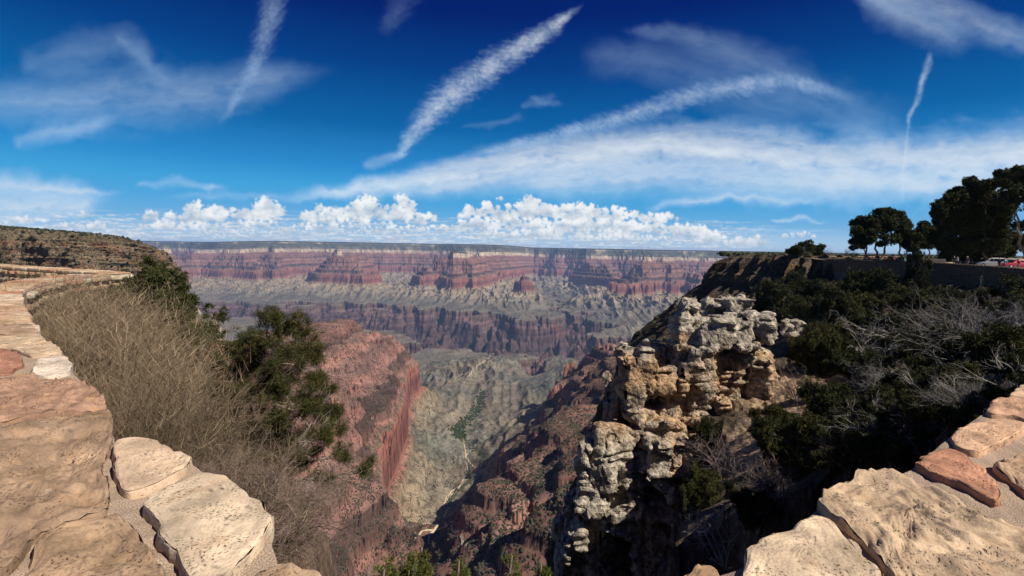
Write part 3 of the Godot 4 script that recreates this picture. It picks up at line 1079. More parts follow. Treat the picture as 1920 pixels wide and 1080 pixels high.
func pillar_distance(p: Vector3) -> float:
	if pillar_near.is_empty(): return 9.0
	var w := pillar_a.get_noise_3d(p.x, p.y * 0.8, p.z)
	var q := p + Vector3(w, 0.0, -w) * 0.6
	var d := 9.0
	for b in pillar_near:
		var half: Vector3 = b[1]
		var r: float = b[2]
		var l: Vector3 = (b[3] as Basis) * (q - b[0])
		var e := l.abs() - half + Vector3(r, r, r)
		d = minf(d, e.max(Vector3.ZERO).length() + minf(maxf(e.x, maxf(e.y, e.z)), 0.0) - r)
	if d > 1.2 or d < -1.4: return d
	# beds stand proud or weather back; cracks; crumbly small relief
	var k := pillar_c.get_noise_3d(p.x, p.y * 1.3, p.z)
	d += (smoothstep(-0.10, 0.10, pillar_b.get_noise_3d(p.x * 0.20, p.y * 2.0, p.z * 0.20)) - 0.5) * 0.36 + k * 0.18
	# blocks between upright joints, some fallen back, and the open joints themselves
	var u := Vector3(p.x * 1.25 + k * 0.5, p.y * 0.55 + w * 0.5, p.z * 1.25)
	d += (pillar_d.get_noise_3d(u.x, u.y, u.z) - 0.15) * 0.56
	d += maxf(0.0, 0.06 - (pillar_e.get_noise_3d(u.x, u.y, u.z) + 1.0) * 0.5) * 7.0
	return d

func rock_box(x0: float, y0: float, x1: float, y1: float, depth: float, thick: float, r: float, lean := 0.0) -> void:
	# outline in picture pixels at that depth of its front face
	var a := at(x0, y0, depth)
	var b := at(x1, y1, depth)
	pillar_parts.append([(a + b) * 0.5 - Vector3(0, 0, thick * 0.5), Vector3(absf(b.x - a.x), absf(a.y - b.y), thick) * 0.5, r, Basis(Vector3(0, 0, 1), lean), Vector3(absf(b.x - a.x), absf(a.y - b.y), thick) * 0.5 * (1.0 + absf(lean) * 0.6)])

func build_pillar() -> void:
	pillar_a = noise(91, 5.0, 3)
	pillar_b = noise(92, 2.4, 3, false, 0.6)
	pillar_c = noise(93, 1.3, 4, false, 0.65)
	pillar_d = noise(96, 1.0, 1)
	pillar_d.noise_type = FastNoiseLite.TYPE_CELLULAR
	pillar_d.frequency = 0.5
	pillar_d.cellular_return_type = FastNoiseLite.RETURN_CELL_VALUE
	pillar_e = noise(97, 1.0, 1)
	pillar_e.noise_type = FastNoiseLite.TYPE_CELLULAR
	pillar_e.frequency = 0.5
	pillar_e.seed = 96
	pillar_e.cellular_return_type = FastNoiseLite.RETURN_DISTANCE2_SUB
	# crown: the great pale block, its neighbours, the boulder tower and the slab behind
	rock_box(1340, 606, 1428, 656, 44, 4.5, .35)
	rock_box(1430, 603, 1472, 640, 44, 4.0, .4, -0.12)
	rock_box(1310, 612, 1343, 648, 44.6, 3.2, .5)
	rock_box(1286, 567, 1320, 600, 46, 2.0, .4)
	rock_box(1276, 588, 1314, 622, 46, 2.2, .3)
	rock_box(1268, 612, 1304, 712, 45.4, 2.6, .3, 0.06)
	rock_box(1332, 563, 1422, 588, 54, 5.0, .5)
	rock_box(1344, 586, 1420, 612, 56, 5.0, .5)
	rock_box(1480, 603, 1512, 640, 48, 2.0, .4)
	rock_box(1300, 640, 1330, 690, 45, 2.6, .5)
	# body below the crown: crumbly orange limestone
	rock_box(1300, 664, 1455, 800, 46.2, 6.0, .4)
	rock_box(1300, 655, 1340, 790, 44.8, 2.0, .3)
	rock_box(1345, 690, 1395, 790, 45.0, 2.0, .4)
	rock_box(1405, 668, 1450, 770, 45.0, 2.0, .4)
	rock_box(1250, 700, 1310, 860, 45.6, 4.0, .4)
	# western shoulder with its grey cap
	rock_box(1172, 664, 1222, 735, 44.4, 2.6, .4)
	rock_box(1205, 652, 1252, 682, 47, 2.6, .3)
	rock_box(1222, 698, 1290, 735, 44.6, 3.0, .4)
	rock_box(1152, 724, 1205, 880, 46.5, 3.0, .3)
	rock_box(1180, 735, 1206, 840, 44.6, 1.8, .5)
	rock_box(1205, 795, 1312, 830, 43.2, 4.0, .3)
	# lower fins and the jutting block
	rock_box(1118, 806, 1160, 905, 43.0, 2.0, .3, 0.25)
	rock_box(1086, 838, 1140, 960, 42.6, 2.2, .3, 0.18)
	rock_box(1150, 815, 1212, 1010, 43.4, 3.0, .5, 0.12)
	rock_box(1212, 832, 1302, 905, 41.4, 3.6, .5)
	rock_box(1228, 900, 1280, 938, 41.8, 3.0, .9)
	rock_box(1072, 940, 1108, 1060, 43.6, 2.4, .3, 0.15)
	rock_box(1100, 960, 1150, 1120, 44.4, 3.0, .3)
	rock_box(1050, 1010, 1100, 1180, 45.0, 3.0, .3)
	rock_box(1208, 940, 1296, 1180, 42.6, 5.0, .5)
	rock_box(1130, 860, 1290, 1200, 47.0, 7.0, .5)
	rock_box(1290, 800, 1440, 1000, 47.5, 8.0, .6)
	var lo := Vector3(1e9, 1e9, 1e9)
	var hi := -lo
	for b in pillar_parts:
		lo = lo.min(b[0] - b[1])
		hi = hi.max(b[0] + b[1])
	lo -= Vector3.ONE * 1.6
	hi += Vector3.ONE * 1.6
	lo.y = maxf(lo.y, -32.0)
	var zc := 0.0
	var verts := PackedVector3Array()
	var idx := PackedInt32Array()
	var r := surface_nets(lo, hi, 0.18, pillar_distance, 0.5, pillar_prepare)
	verts = r[0]
	idx = r[1]
	var cols := PackedColorArray()
	var n := noise(94, 4.0, 4, false, 0.6)
	var n2 := noise(95, 0.9, 3)
	for i in verts.size():
		var p := verts[i]
		var w := n.get_noise_3d(p.x, p.y, p.z)
		var w2 := n2.get_noise_3d(p.x, p.y * 2.0, p.z)
		var py := CY - p.y / -p.z * F
		# pale grey caps above, orange and tan crumbly beds in between, grey fins below
		var orange := ss(640.0, 672.0, py + w * 30.0) * ss(850.0, 800.0, py + w * 40.0)
		orange = maxf(orange, ss(930.0, 960.0, py) * ss(1190.0, 1215.0, CX + p.x / -p.z * F))
		orange = maxf(orange, ss(1262.0, 1268.0, CX + p.x / -p.z * F) * ss(1308.0, 1300.0, CX + p.x / -p.z * F) * ss(612.0, 622.0, py))
		var c := Vector3(.46, .41, .34).lerp(Vector3(.41, .275, .17), orange * clampf(0.7 + w * 1.4, 0, 1))
		c *= 1.0 + w * 0.35 + w2 * 0.25
		cols.append(Color(c.x, c.y, c.z))
	struct("limestone_pillar", mesh_of(verts, idx, cols), M.pillar)

# ---------------------------------------------------------------- the parapet

const TOP := -0.75       # top of the parapet below the eye

func flagstone(outline: Array, top: float, thick: float, s: int, tone: Vector3, rings := 14, rough := 0.010) -> ArrayMesh:
	# a cap stone: an uneven slab with rounded, chipped edges, from its outline in plan (x, z)
	var n := noise(s, 0.30, 4, false, 0.55)
	var chip := noise(s + 1, 0.07, 4, false, 0.6)
	var stain := noise(s + 2, 0.16, 4, false, 0.6)
	var speck := noise(s + 3, 0.016, 2)
	# the outline, walked evenly
	var line := PackedVector2Array()
	for o in outline: line.append(o)
	var mid := Vector2.ZERO
	for p in line: mid += p
	mid /= line.size()
	var total := 0.0
	for i in line.size(): total += line[i].distance_to(line[(i + 1) % line.size()])
	var around := clampi(int(total / 0.022), 40, 150)
	var rim := PackedVector2Array()
	for k in around:
		var u := total * k / around
		var i := 0
		while u > line[i].distance_to(line[(i + 1) % line.size()]):
			u -= line[i].distance_to(line[(i + 1) % line.size()])
			i += 1
		var a := line[i]
		var b := line[(i + 1) % line.size()]
		var p := a.lerp(b, u / maxf(a.distance_to(b), 1e-4))
		p += (p - mid).normalized() * chip.get_noise_2d(p.x, p.y) * 0.022
		rim.append(p)
	# soften corners once
	var soft := PackedVector2Array()
	for k in around: soft.append((rim[posmod(k - 1, around)] + rim[k] * 2.0 + rim[(k + 1) % around]) * 0.25)
	var v := PackedVector3Array()
	var cols := PackedColorArray()
	var shape := [[0.0, 0.0]]
	for r in range(1, rings): shape.append([1.0 - pow(1.0 - r / float(rings - 1), 1.25), 0.0])
	# the edge: rounds over, goes down the side, tucks in
	for e in [[0.0012, -0.001], [0.0035, -0.004], [0.005, -0.022], [0.008, -thick * 0.6], [-0.01, -thick]]: shape.append([1.0, e[1], e[0]])
	for q in shape:
		for k in around:
			var p := mid.lerp(soft[k], q[0])
			if q.size() > 2: p += (soft[k] - mid).normalized() * (q[2] + chip.get_noise_2d(p.x * 2.0, q[1] * 2.0 + p.y) * 0.010)
			var edge: float = q[0]
			var h := n.get_noise_2d(p.x, p.y) * rough * 1.5 + chip.get_noise_2d(p.x, p.y) * rough * 0.9
			h += absf(chip.get_noise_2d(p.x * 0.7 + 30.0, p.y * 0.7)) * -rough * 0.8
			h -= ss(0.93, 1.0, edge) * 0.003 * (1.0 + chip.get_noise_2d(p.x * 1.3, p.y * 1.3) * 1.5)
			v.append(Vector3(p.x, top + h + q[1], p.y))
			var w := stain.get_noise_2d(p.x, p.y)
			var sp := speck.get_noise_2d(p.x, p.y)
			var c := tone * Vector3(1.12, 1.03, 1.0) * (1.0 + w * 0.38 + n.get_noise_2d(p.x + 9.0, p.y) * 0.30)
			c = c.lerp(Vector3(.50, .30, .16), ss(0.15, 0.5, stain.get_noise_2d(p.x + 5.0, p.y)) * 0.30)
			c = c.lerp(Vector3(.10, .085, .075), ss(0.52, 0.72, sp + w * 0.6) * 0.7)
			cols.append(Color(c.x, c.y, c.z))
	var idx := PackedInt32Array()
	for j in shape.size() - 1:
		if j == rings - 1: continue      # the edge is broken off sharp: top and side do not share their shading
		for k in around:
			var a := j * around + k
			var b := j * around + (k + 1) % around
			idx.append_array([a, a + around, b, b, a + around, b + around])
	# which way round it faces depends on how the outline runs
	var area := 0.0
	for i in line.size(): area += line[i].cross(line[(i + 1) % line.size()])
	if area > 0.0:
		for i in range(0, idx.size(), 3):
			var t := idx[i]
			idx[i] = idx[i + 1]
			idx[i + 1] = t
	var nrm := smooth_normals(v, idx)
	if nrm[around * 3].y < 0.0:
		for i in range(0, idx.size(), 3):
			var t := idx[i]
			idx[i] = idx[i + 1]
			idx[i + 1] = t
		for i in nrm.size(): nrm[i] = -nrm[i]
	return mesh_of(v, idx, cols, PackedVector2Array(), nrm)

func on_top(pts: Array) -> Array:
	var out := []
	for p in pts:
		var w := at_height(p[0], p[1], TOP)
		out.append(Vector2(w.x, w.z))
	return out

func band_point(line: PackedVector2Array, u: float) -> Vector2:
	var i := 0
	while i < line.size() - 2 and u > line[i].distance_to(line[i + 1]):
		u -= line[i].distance_to(line[i + 1])
		i += 1
	return line[i] + (line[i + 1] - line[i]).normalized() * u

func band_length(line: PackedVector2Array) -> float:
	var l := 0.0
	for i in line.size() - 1: l += line[i].distance_to(line[i + 1])
	return l

func wall_body(outer: PackedVector2Array, inner: PackedVector2Array, top: float, bottom: float, s: int, cell: float, tone: Vector3) -> ArrayMesh:
	# the mortared core: a strip between two lines in plan with both faces
	var n := noise(s, 0.09, 4, false, 0.6)
	var n2 := noise(s + 1, 0.35, 3)
	var lo := band_length(outer)
	var li := band_length(inner)
	var na := int(maxf(lo, li) / cell) + 1
	var nb := 14
	var v := PackedVector3Array()
	var cols := PackedColorArray()
	for j in nb + 8:
		for i in na + 1:
			var t := i / float(na)
			var a := band_point(outer, lo * t * 0.9999)
			var b := band_point(inner, li * t * 0.9999)
			var k := clampf((j - 4) / float(nb - 1), 0.0, 1.0)
			var p := a.lerp(b, k)
			var y := top
			if j < 4: y = lerpf(bottom, top - 0.012, j / 3.0)
			elif j >= nb + 4: y = lerpf(top - 0.012, bottom, (j - nb - 4) / 3.0)
			var w := n.get_noise_3d(p.x, y, p.y)
			p += (b - a).normalized() * w * 0.012
			v.append(Vector3(p.x, y + w * 0.014, p.y))
			var c := tone * (1.0 + w * 0.35 + n2.get_noise_2d(p.x, p.y) * 0.25)
			cols.append(Color(c.x, c.y, c.z))
	var m := grid_index(na + 1, nb + 8, true)
	var nrm := grid_normals(v, na + 1, nb + 8)
	for e in [0, na]:
		var o := v.size()
		for j in nb + 8:
			v.append(v[j * (na + 1) + e])
			cols.append(cols[j * (na + 1) + e])
			nrm.append(Vector3((outer[0] - outer[1]).x, 0, (outer[0] - outer[1]).y).normalized() * (1.0 if e == 0 else -1.0))
		for j in range(1, nb + 7): m.append_array([o, o + j, o + j + 1, o, o + j + 1, o + j])
	if nrm[(na + 1) * 9 + 1].y < 0.0:
		for i in range(0, m.size(), 3):
			var t := m[i]
			m[i] = m[i + 1]
			m[i + 1] = t
		for i in nrm.size(): nrm[i] = -nrm[i]
	return mesh_of(v, m, cols, PackedVector2Array(), nrm)

func course_stone(w: float, h: float, d: float, s: int, tone: Vector3) -> ArrayMesh:
	# a squared rubble stone, its edges worn round; middle at the origin, face towards +z
	var n := noise(s, w * 0.7, 3)
	var v := PackedVector3Array()
	var cols := PackedColorArray()
	var nx := 7
	var ny := 6
	for j in ny:
		for i in nx:
			var a := i / float(nx - 1) * 2.0 - 1.0
			var b := j / float(ny - 1) * 2.0 - 1.0
			var edge := maxf(absf(a), absf(b))
			var p := Vector3(a * w * 0.5, b * h * 0.5, 0.0)
			var z := d * 0.5 - ss(0.5, 1.0, edge) * d * 0.3
			if edge > 0.99: z = -d * 0.5
			if absf(a) > 0.9 and absf(b) > 0.9: p *= 0.9
			p *= 1.0 + n.get_noise_3d(p.x, p.y, 3.0) * 0.12
			p.z = z + n.get_noise_2d(p.x * 1.5, p.y * 1.5) * d * 0.25
			v.append(p)
			var c := tone * (1.0 + n.get_noise_2d(p.x * 2.0, p.y * 2.0) * 0.4)
			cols.append(Color(c.x, c.y, c.z))
	return mesh_of(v, grid_index(nx, ny, true), cols, PackedVector2Array(), grid_normals(v, nx, ny))

func stone_tone(k: int) -> Vector3:
	return [Vector3(.50, .42, .31), Vector3(.40, .29, .20), Vector3(.45, .26, .18), Vector3(.56, .49, .39), Vector3(.36, .27, .20), Vector3(.47, .36, .24)][posmod(k, 6)]

func build_parapet() -> void:
	var r := RandomNumberGenerator.new()
	r.seed = 17
	# where the outer and inner edges run, seen in the picture
	var outer := PackedVector2Array(on_top([[208, 514], [130, 521], [70, 535], [42, 548], [48, 580], [72, 618], [132, 690], [206, 765], [214, 822], [360, 862], [500, 968], [524, 1060]]))
	outer.append_array(PackedVector2Array([Vector2(-0.28, -1.09), Vector2(0.28, -1.08)]))
	outer.append_array(PackedVector2Array(on_top([[1395, 1052], [1532, 948], [1612, 893], [1700, 880], [1790, 806], [1890, 740], [1990, 690], [2200, 620], [2500, 570]])))
	var inner := PackedVector2Array()
	var lo := band_length(outer)
	# the inner edge: the outer one moved by the wall's width, away from the canyon
	var line := PackedVector2Array()
	for i in outer.size():
		var a := outer[maxi(i - 1, 0)]
		var b := outer[mini(i + 1, outer.size() - 1)]
		var side := (b - a).normalized().orthogonal()
		var q := outer[i] - side * 0.62
		if q.y < outer[i].y and absf(q.x) < 6.0: q = outer[i] + side * 0.62
		line.append(q)
	inner = line
	var wall := thing("stone_parapet", "mortared stone parapet that bends round the viewer at the bottom of the view", "wall")
	obj("mortar_core", wall_body(outer, inner, TOP - 0.015, -1.75, 101, 0.03, Vector3(.44, .34, .265)), M.mortar, wall)
	# cap stones as they lie: outline, tone, thickness, how proud
	var stones := [
		[[[0, 712], [60, 703], [120, 706], [165, 722], [197, 748], [200, 768], [120, 775], [0, 790], [-160, 800], [-150, 730]], Vector3(.375, .255, .19), .10, .006, .02],
		[[[0, 794], [100, 781], [207, 773], [212, 800], [207, 835], [194, 880], [205, 930], [198, 965], [122, 983], [72, 1000], [50, 1025], [30, 1060], [-20, 1100], [-260, 1100], [-240, 830]], Vector3(.345, .262, .190), .11, .010, .019],
		[[[62, 1040], [76, 1008], [132, 988], [214, 975], [236, 988], [272, 1024], [310, 1078], [330, 1140], [250, 1180], [40, 1180], [30, 1090]], Vector3(.39, .295, .205), .09, .008, .013],
		[[[213, 838], [225, 826], [260, 824], [295, 829], [310, 841], [362, 860], [352, 877], [300, 912], [240, 931], [226, 920], [217, 882]], Vector3(.60, .49, .37), .08, .012, .006],
		[[[268, 945], [330, 911], [375, 890], [412, 893], [442, 915], [468, 938], [503, 962], [508, 976], [497, 1000], [487, 1022], [432, 1080], [424, 1110], [370, 1110], [312, 1025]], Vector3(.64, .56, .43), .09, .016, .005],
		[[[480, 1078], [530, 1058], [590, 1076], [640, 1110], [640, 1170], [500, 1170], [470, 1110]], Vector3(.48, .37, .26), .08, .008, .008],
		[[[58, 705], [70, 676], [100, 670], [125, 672], [137, 688], [130, 700], [85, 708]], Vector3(.68, .63, .55), .07, .014, .006],
		[[[20, 655], [60, 641], [95, 640], [118, 662], [60, 668]], Vector3(.58, .48, .36), .06, .008, .008],
		[[[-60, 655], [12, 657], [34, 664], [45, 682], [22, 698], [-40, 708], [-130, 705]], Vector3(.38, .21, .16), .07, .012, .012],
		[[[6, 718], [30, 702], [50, 697], [44, 710]], Vector3(.52, .37, .20), .05, .002, .004],
		[[[20, 612], [44, 600], [72, 612], [76, 622], [50, 630], [20, 626]], Vector3(.62, .55, .45), .07, .012, .007],
		[[[-80, 612], [10, 606], [16, 628], [40, 634], [20, 648], [-90, 650]], Vector3(.46, .35, .25), .07, .006, .010],
		[[[-70, 580], [10, 572], [46, 576], [62, 596], [20, 604], [-80, 604]], Vector3(.52, .38, .28), .08, .008, .010],
		[[[1395, 1055], [1410, 1030], [1440, 1010], [1490, 995], [1520, 977], [1545, 976], [1565, 990], [1610, 1040], [1655, 1085], [1655, 1150], [1400, 1150]], Vector3(.62, .53, .40), .10, .014, .006],
		[[[1530, 944], [1545, 926], [1590, 908], [1620, 893], [1660, 884], [1690, 890], [1720, 905], [1780, 930], [1840, 965], [1920, 1002], [2010, 1030], [2050, 1150], [1720, 1150], [1645, 1045], [1582, 985]], Vector3(.50, .41, .30), .12, .014, .018],
		[[[1716, 872], [1745, 852], [1775, 843], [1800, 850], [1840, 880], [1866, 912], [1875, 934], [1868, 945], [1835, 930], [1790, 905], [1745, 890]], Vector3(.46, .26, .18), .08, .014, .006],
		[[[1785, 821], [1800, 806], [1850, 789], [1890, 786], [1925, 796], [1920, 808], [1880, 830], [1835, 850], [1790, 839]], Vector3(.56, .40, .28), .09, .010, .007],
		[[[1850, 771], [1865, 753], [1900, 746], [1960, 752], [1970, 796], [1900, 781], [1856, 779]], Vector3(.50, .34, .24), .09, .012, .010],
		[[[1893, 742], [1904, 731], [1932, 714], [1990, 694], [2040, 720], [1985, 746]], Vector3(.58, .46, .33), .09, .008, .008],
		[[[1868, 877], [1884, 856], [1920, 846], [2000, 830], [2060, 870], [2040, 1000], [1990, 975], [1932, 932], [1890, 897]], Vector3(.46, .35, .25), .09, .006, .012],
		[[[1285, 1082], [1320, 1067], [1350, 1075], [1362, 1100], [1350, 1150], [1290, 1150]], Vector3(.52, .37, .24), .08, .012, .008],
	]
	var k := 0
	for st in stones:
		obj("cap_stone", flagstone(on_top(st[0]), TOP + st[3], st[2], 110 + k * 7, st[1], 30, st[4]), M.stone, wall)
		k += 1
	# the caps farther along, where the wall swings away to the left
	var far_lo := band_length(outer)
	var a := 0.15
	while a < 9.6:
		var w := r.randf_range(0.35, 0.75)
		var split := r.randf_range(0.38, 0.62)
		for half in 2:
			var q := []
			var k0 := 0.03 if half == 0 else split + 0.02
			var k1 := split - 0.02 if half == 0 else 0.98
			for e in [[0.02, k0], [0.5, k0 - 0.02], [0.98, k0], [0.99, (k0 + k1) * 0.5], [0.97, k1], [0.5, k1 + 0.02], [0.02, k1], [0.0, (k0 + k1) * 0.5]]:
				var u: float = a + w * e[0] + r.randf_range(-0.015, 0.015)
				var po := band_point(outer, u)
				var pi := band_point(inner, u / far_lo * band_length(inner))
				q.append(po.lerp(pi, e[1] + r.randf_range(-0.015, 0.015)))
			obj("cap_stone", flagstone(q, TOP + r.randf_range(0.004, 0.018), 0.08, 300 + k * 7, stone_tone(r.randi()) * 1.1, 6, .008), M.stone, wall)
			k += 1
		a += w + 0.02
	# and on the right, past the picture's edge
	var past := band_length(outer) - outer[outer.size() - 1].distance_to(outer[outer.size() - 2]) - outer[outer.size() - 2].distance_to(outer[outer.size() - 3]) + 0.25
	var share := band_length(inner) / far_lo
	for i in 16:
		var w := r.randf_range(0.45, 0.7)
		if past + w > far_lo: break
		var q := []
		for e in [[0.02, .03], [0.5, .02], [0.98, .04], [0.99, .5], [0.97, .96], [0.5, .98], [0.02, .96], [0.0, .5]]:
			q.append(band_point(outer, past + w * e[0]).lerp(band_point(inner, (past + w * e[0]) * share), e[1]))
		obj("cap_stone", flagstone(q, TOP + r.randf_range(0.004, 0.018), 0.08, 800 + i * 7, stone_tone(r.randi()), 6, .008), M.stone, wall)
		past += w + 0.02
	# coursed rubble of the inner face, towards the terrace
	var kinds := []
	for i in 10: kinds.append(course_stone(0.4, 0.15, 0.14, 850 + i, stone_tone(i) * 0.9))
	var inner_long := band_length(inner)
	for row in 5:
		var u := 2.5 + r.randf() * 0.2
		while u < inner_long - 0.6:
			var w := r.randf_range(0.34, 0.56)
			var p := band_point(inner, u + w * 0.5)
			var d := (band_point(inner, u + w * 0.5 + 0.02) - p).normalized()
			var m := obj("face_stone", kinds[r.randi() % 10], M.stone, wall)
			m.position = Vector3(p.x, TOP - 0.11 - row * 0.17, p.y)
			var out := Vector2(-d.y, d.x)
			if out.dot(p - band_point(outer, (u + w * 0.5) / share)) < 0.0: out = -out
			m.rotation.y = atan2(out.x, out.y)
			m.scale = Vector3(w / 0.4 * 0.93, r.randf_range(0.85, 1.02), 1)
			u += w
	# coursed stones of the outer face where it shows, out at the corner
	var corner := at_height(208, 514, TOP)
	for row in 6:
		var u := 0.05 + (row % 2) * 0.14
		while u < 4.2:
			var w := r.randf_range(0.26, 0.5)
			var p := band_point(outer, u + w * 0.5)
			var d := (band_point(outer, u + w * 0.5 + 0.02) - p).normalized()
			var m := obj("face_stone", course_stone(w - 0.025, r.randf_range(.13, .155), 0.16, 500 + row * 31 + int(u * 7), stone_tone(r.randi()) * 0.9), M.stone, wall)
			m.position = Vector3(p.x, TOP - 0.10 - row * 0.17, p.y)
			var out := Vector2(-d.y, d.x)
			if out.dot(Vector2(5, -6) - p) < 0.0: out = -out
			m.rotation.y = atan2(out.x, out.y)
			u += w
	for row in 6:
		for i in 2:
			var m := obj("face_stone", course_stone(r.randf_range(.28, .34), r.randf_range(.13, .155), 0.18, 560 + row * 3 + i, stone_tone(r.randi()) * 1.1), M.stone, wall)
			m.position = Vector3(corner.x + 0.02, TOP - 0.10 - row * 0.17, corner.z - 0.15 - i * 0.33)
			m.rotation.y = PI / 2 - 0.35
	# the other leg of the corner, coming back on the far side of the look-out
	var leg := thing("far_parapet", "coursed stone parapet across the look-out, its sunlit inner face showing at the left edge", "wall")
	var c0 := Vector2(corner.x, corner.z)
	var c1 := at_height(0, 500, TOP)
	var e1 := Vector2(c1.x, c1.z)
	var dir := (e1 - c0).normalized()
	var away := dir.orthogonal()
	if away.y > 0.0: away = -away
	var face := PackedVector2Array([c0 + dir * 0.3, c0 + dir * 2.5, e1, e1 + dir * 6.0])
	var back := PackedVector2Array()
	for p in face: back.append(p + away * 0.6)
	obj("mortar_core", wall_body(back, face, TOP - 0.016, -1.75, 103, 0.06, Vector3(.40, .31, .23)), M.mortar, leg)
	var run := band_length(face) - 1.0
	for row in 5:
		var u := 0.2 + r.randf_range(0.0, 0.2)
		while u < run:
			var w := r.randf_range(0.26, 0.55)
			var h := 0.175
			var p := face[0] + dir * (u + w * 0.5) - away * 0.02
			var m := obj("wall_stone", course_stone(w - 0.025, h - r.randf_range(.02, .05), 0.16, 600 + row * 40 + int(u * 9), stone_tone(r.randi())), M.stone, leg)
			m.position = Vector3(p.x, TOP - 0.12 - row * h + r.randf_range(-.012, .012), p.y)
			m.rotation.y = atan2(-away.x, -away.y)
			u += w
	var b := 0.1
	while b < run:
		var w := r.randf_range(0.4, 0.8)
		var q := []
		for e in [[0.0, -.04], [.5, -.05], [1.0, -.04], [1.0, .3], [1.0, .62], [.5, .64], [0.0, .62], [0.0, .3]]:
			q.append(face[0] + dir * (b + (w - 0.03) * e[0]) + away * e[1])
		obj("cap_stone", flagstone(q, TOP + r.randf_range(0.004, 0.02), 0.08, 700 + int(b * 11), stone_tone(r.randi()) * 1.15, 6, .008), M.stone, leg)
		b += w
	# the terrace the viewer stands on
	var tv := PackedVector3Array([Vector3(-40, -1.66, -9), Vector3(40, -1.66, -9), Vector3(40, -1.66, 30), Vector3(-40, -1.66, 30)])
	var outline := PackedVector2Array()
	for i in inner.size(): outline.append(inner[i])
	outline.append_array(PackedVector2Array([Vector2(60, 0), Vector2(60, 40), Vector2(-60, 40), Vector2(-60, -14)]))
	for i in range(face.size() - 1, -1, -1): outline.append(face[i])
	var tri := Geometry2D.triangulate_polygon(outline)
	if tri.size():
		tv = PackedVector3Array()
		var tc := PackedColorArray()
		for p in outline:
			tv.append(Vector3(p.x, -1.66, p.y))
			tc.append(Color(.30, .25, .20))
		struct("terrace_pavement", mesh_of(tv, tri, tc), M.soil)
	else:
		print("terrace outline could not be cut")

# ---------------------------------------------------------------- plants

func tube(v: PackedVector3Array, idx: PackedInt32Array, cols: PackedColorArray, a: Vector3, b: Vector3, ra: float, rb: float, sides: int, tone: Vector3) -> void:
	var dir := (b - a).normalized()
	var x := dir.cross(Vector3(0.31, 0.2, 0.93)).normalized()
	var y := dir.cross(x)
	var o := v.size()
	for e in 2:
		for k in sides:
			var t := TAU * k / sides
			v.append((a if e == 0 else b) + (x * cos(t) + y * sin(t)) * (ra if e == 0 else rb))
			cols.append(Color(tone.x, tone.y, tone.z))
	for k in sides:
		var k2 := (k + 1) % sides
		idx.append_array([o + k, o + sides + k, o + k2, o + k2, o + sides + k, o + sides + k2])

func clump_mesh(s: int, leaves: int, long: float, wide: float, tone: Vector3, tip: Vector3) -> ArrayMesh:
	# a tuft about one unit in radius made of small leaf blades
	var r := RandomNumberGenerator.new()
	r.seed = s
	var v := PackedVector3Array()
	var cols := PackedColorArray()
	var idx := PackedInt32Array()
	for k in leaves:
		var dir := Vector3(r.randfn(), r.randfn() + 0.25, r.randfn()).normalized()
		var base := dir * r.randf_range(0.0, 0.55)
		var along := (dir + Vector3(r.randfn(), r.randfn() + 0.5, r.randfn()) * 0.45).normalized()
		var side := along.cross(Vector3(r.randfn(), r.randfn(), r.randfn())).normalized() * wide
		var c := tone.lerp(tip, r.randf()) * r.randf_range(0.75, 1.25)
		var o := v.size()
		v.append_array([base - side * 0.5, base + side * 0.5, base + along * long * 0.6 + side * 0.6, base + along * long])
		for q in 4: cols.append(Color(c.x, c.y, c.z))
		idx.append_array([o, o + 1, o + 2, o, o + 2, o + 3])
	return mesh_of(v, idx, cols)

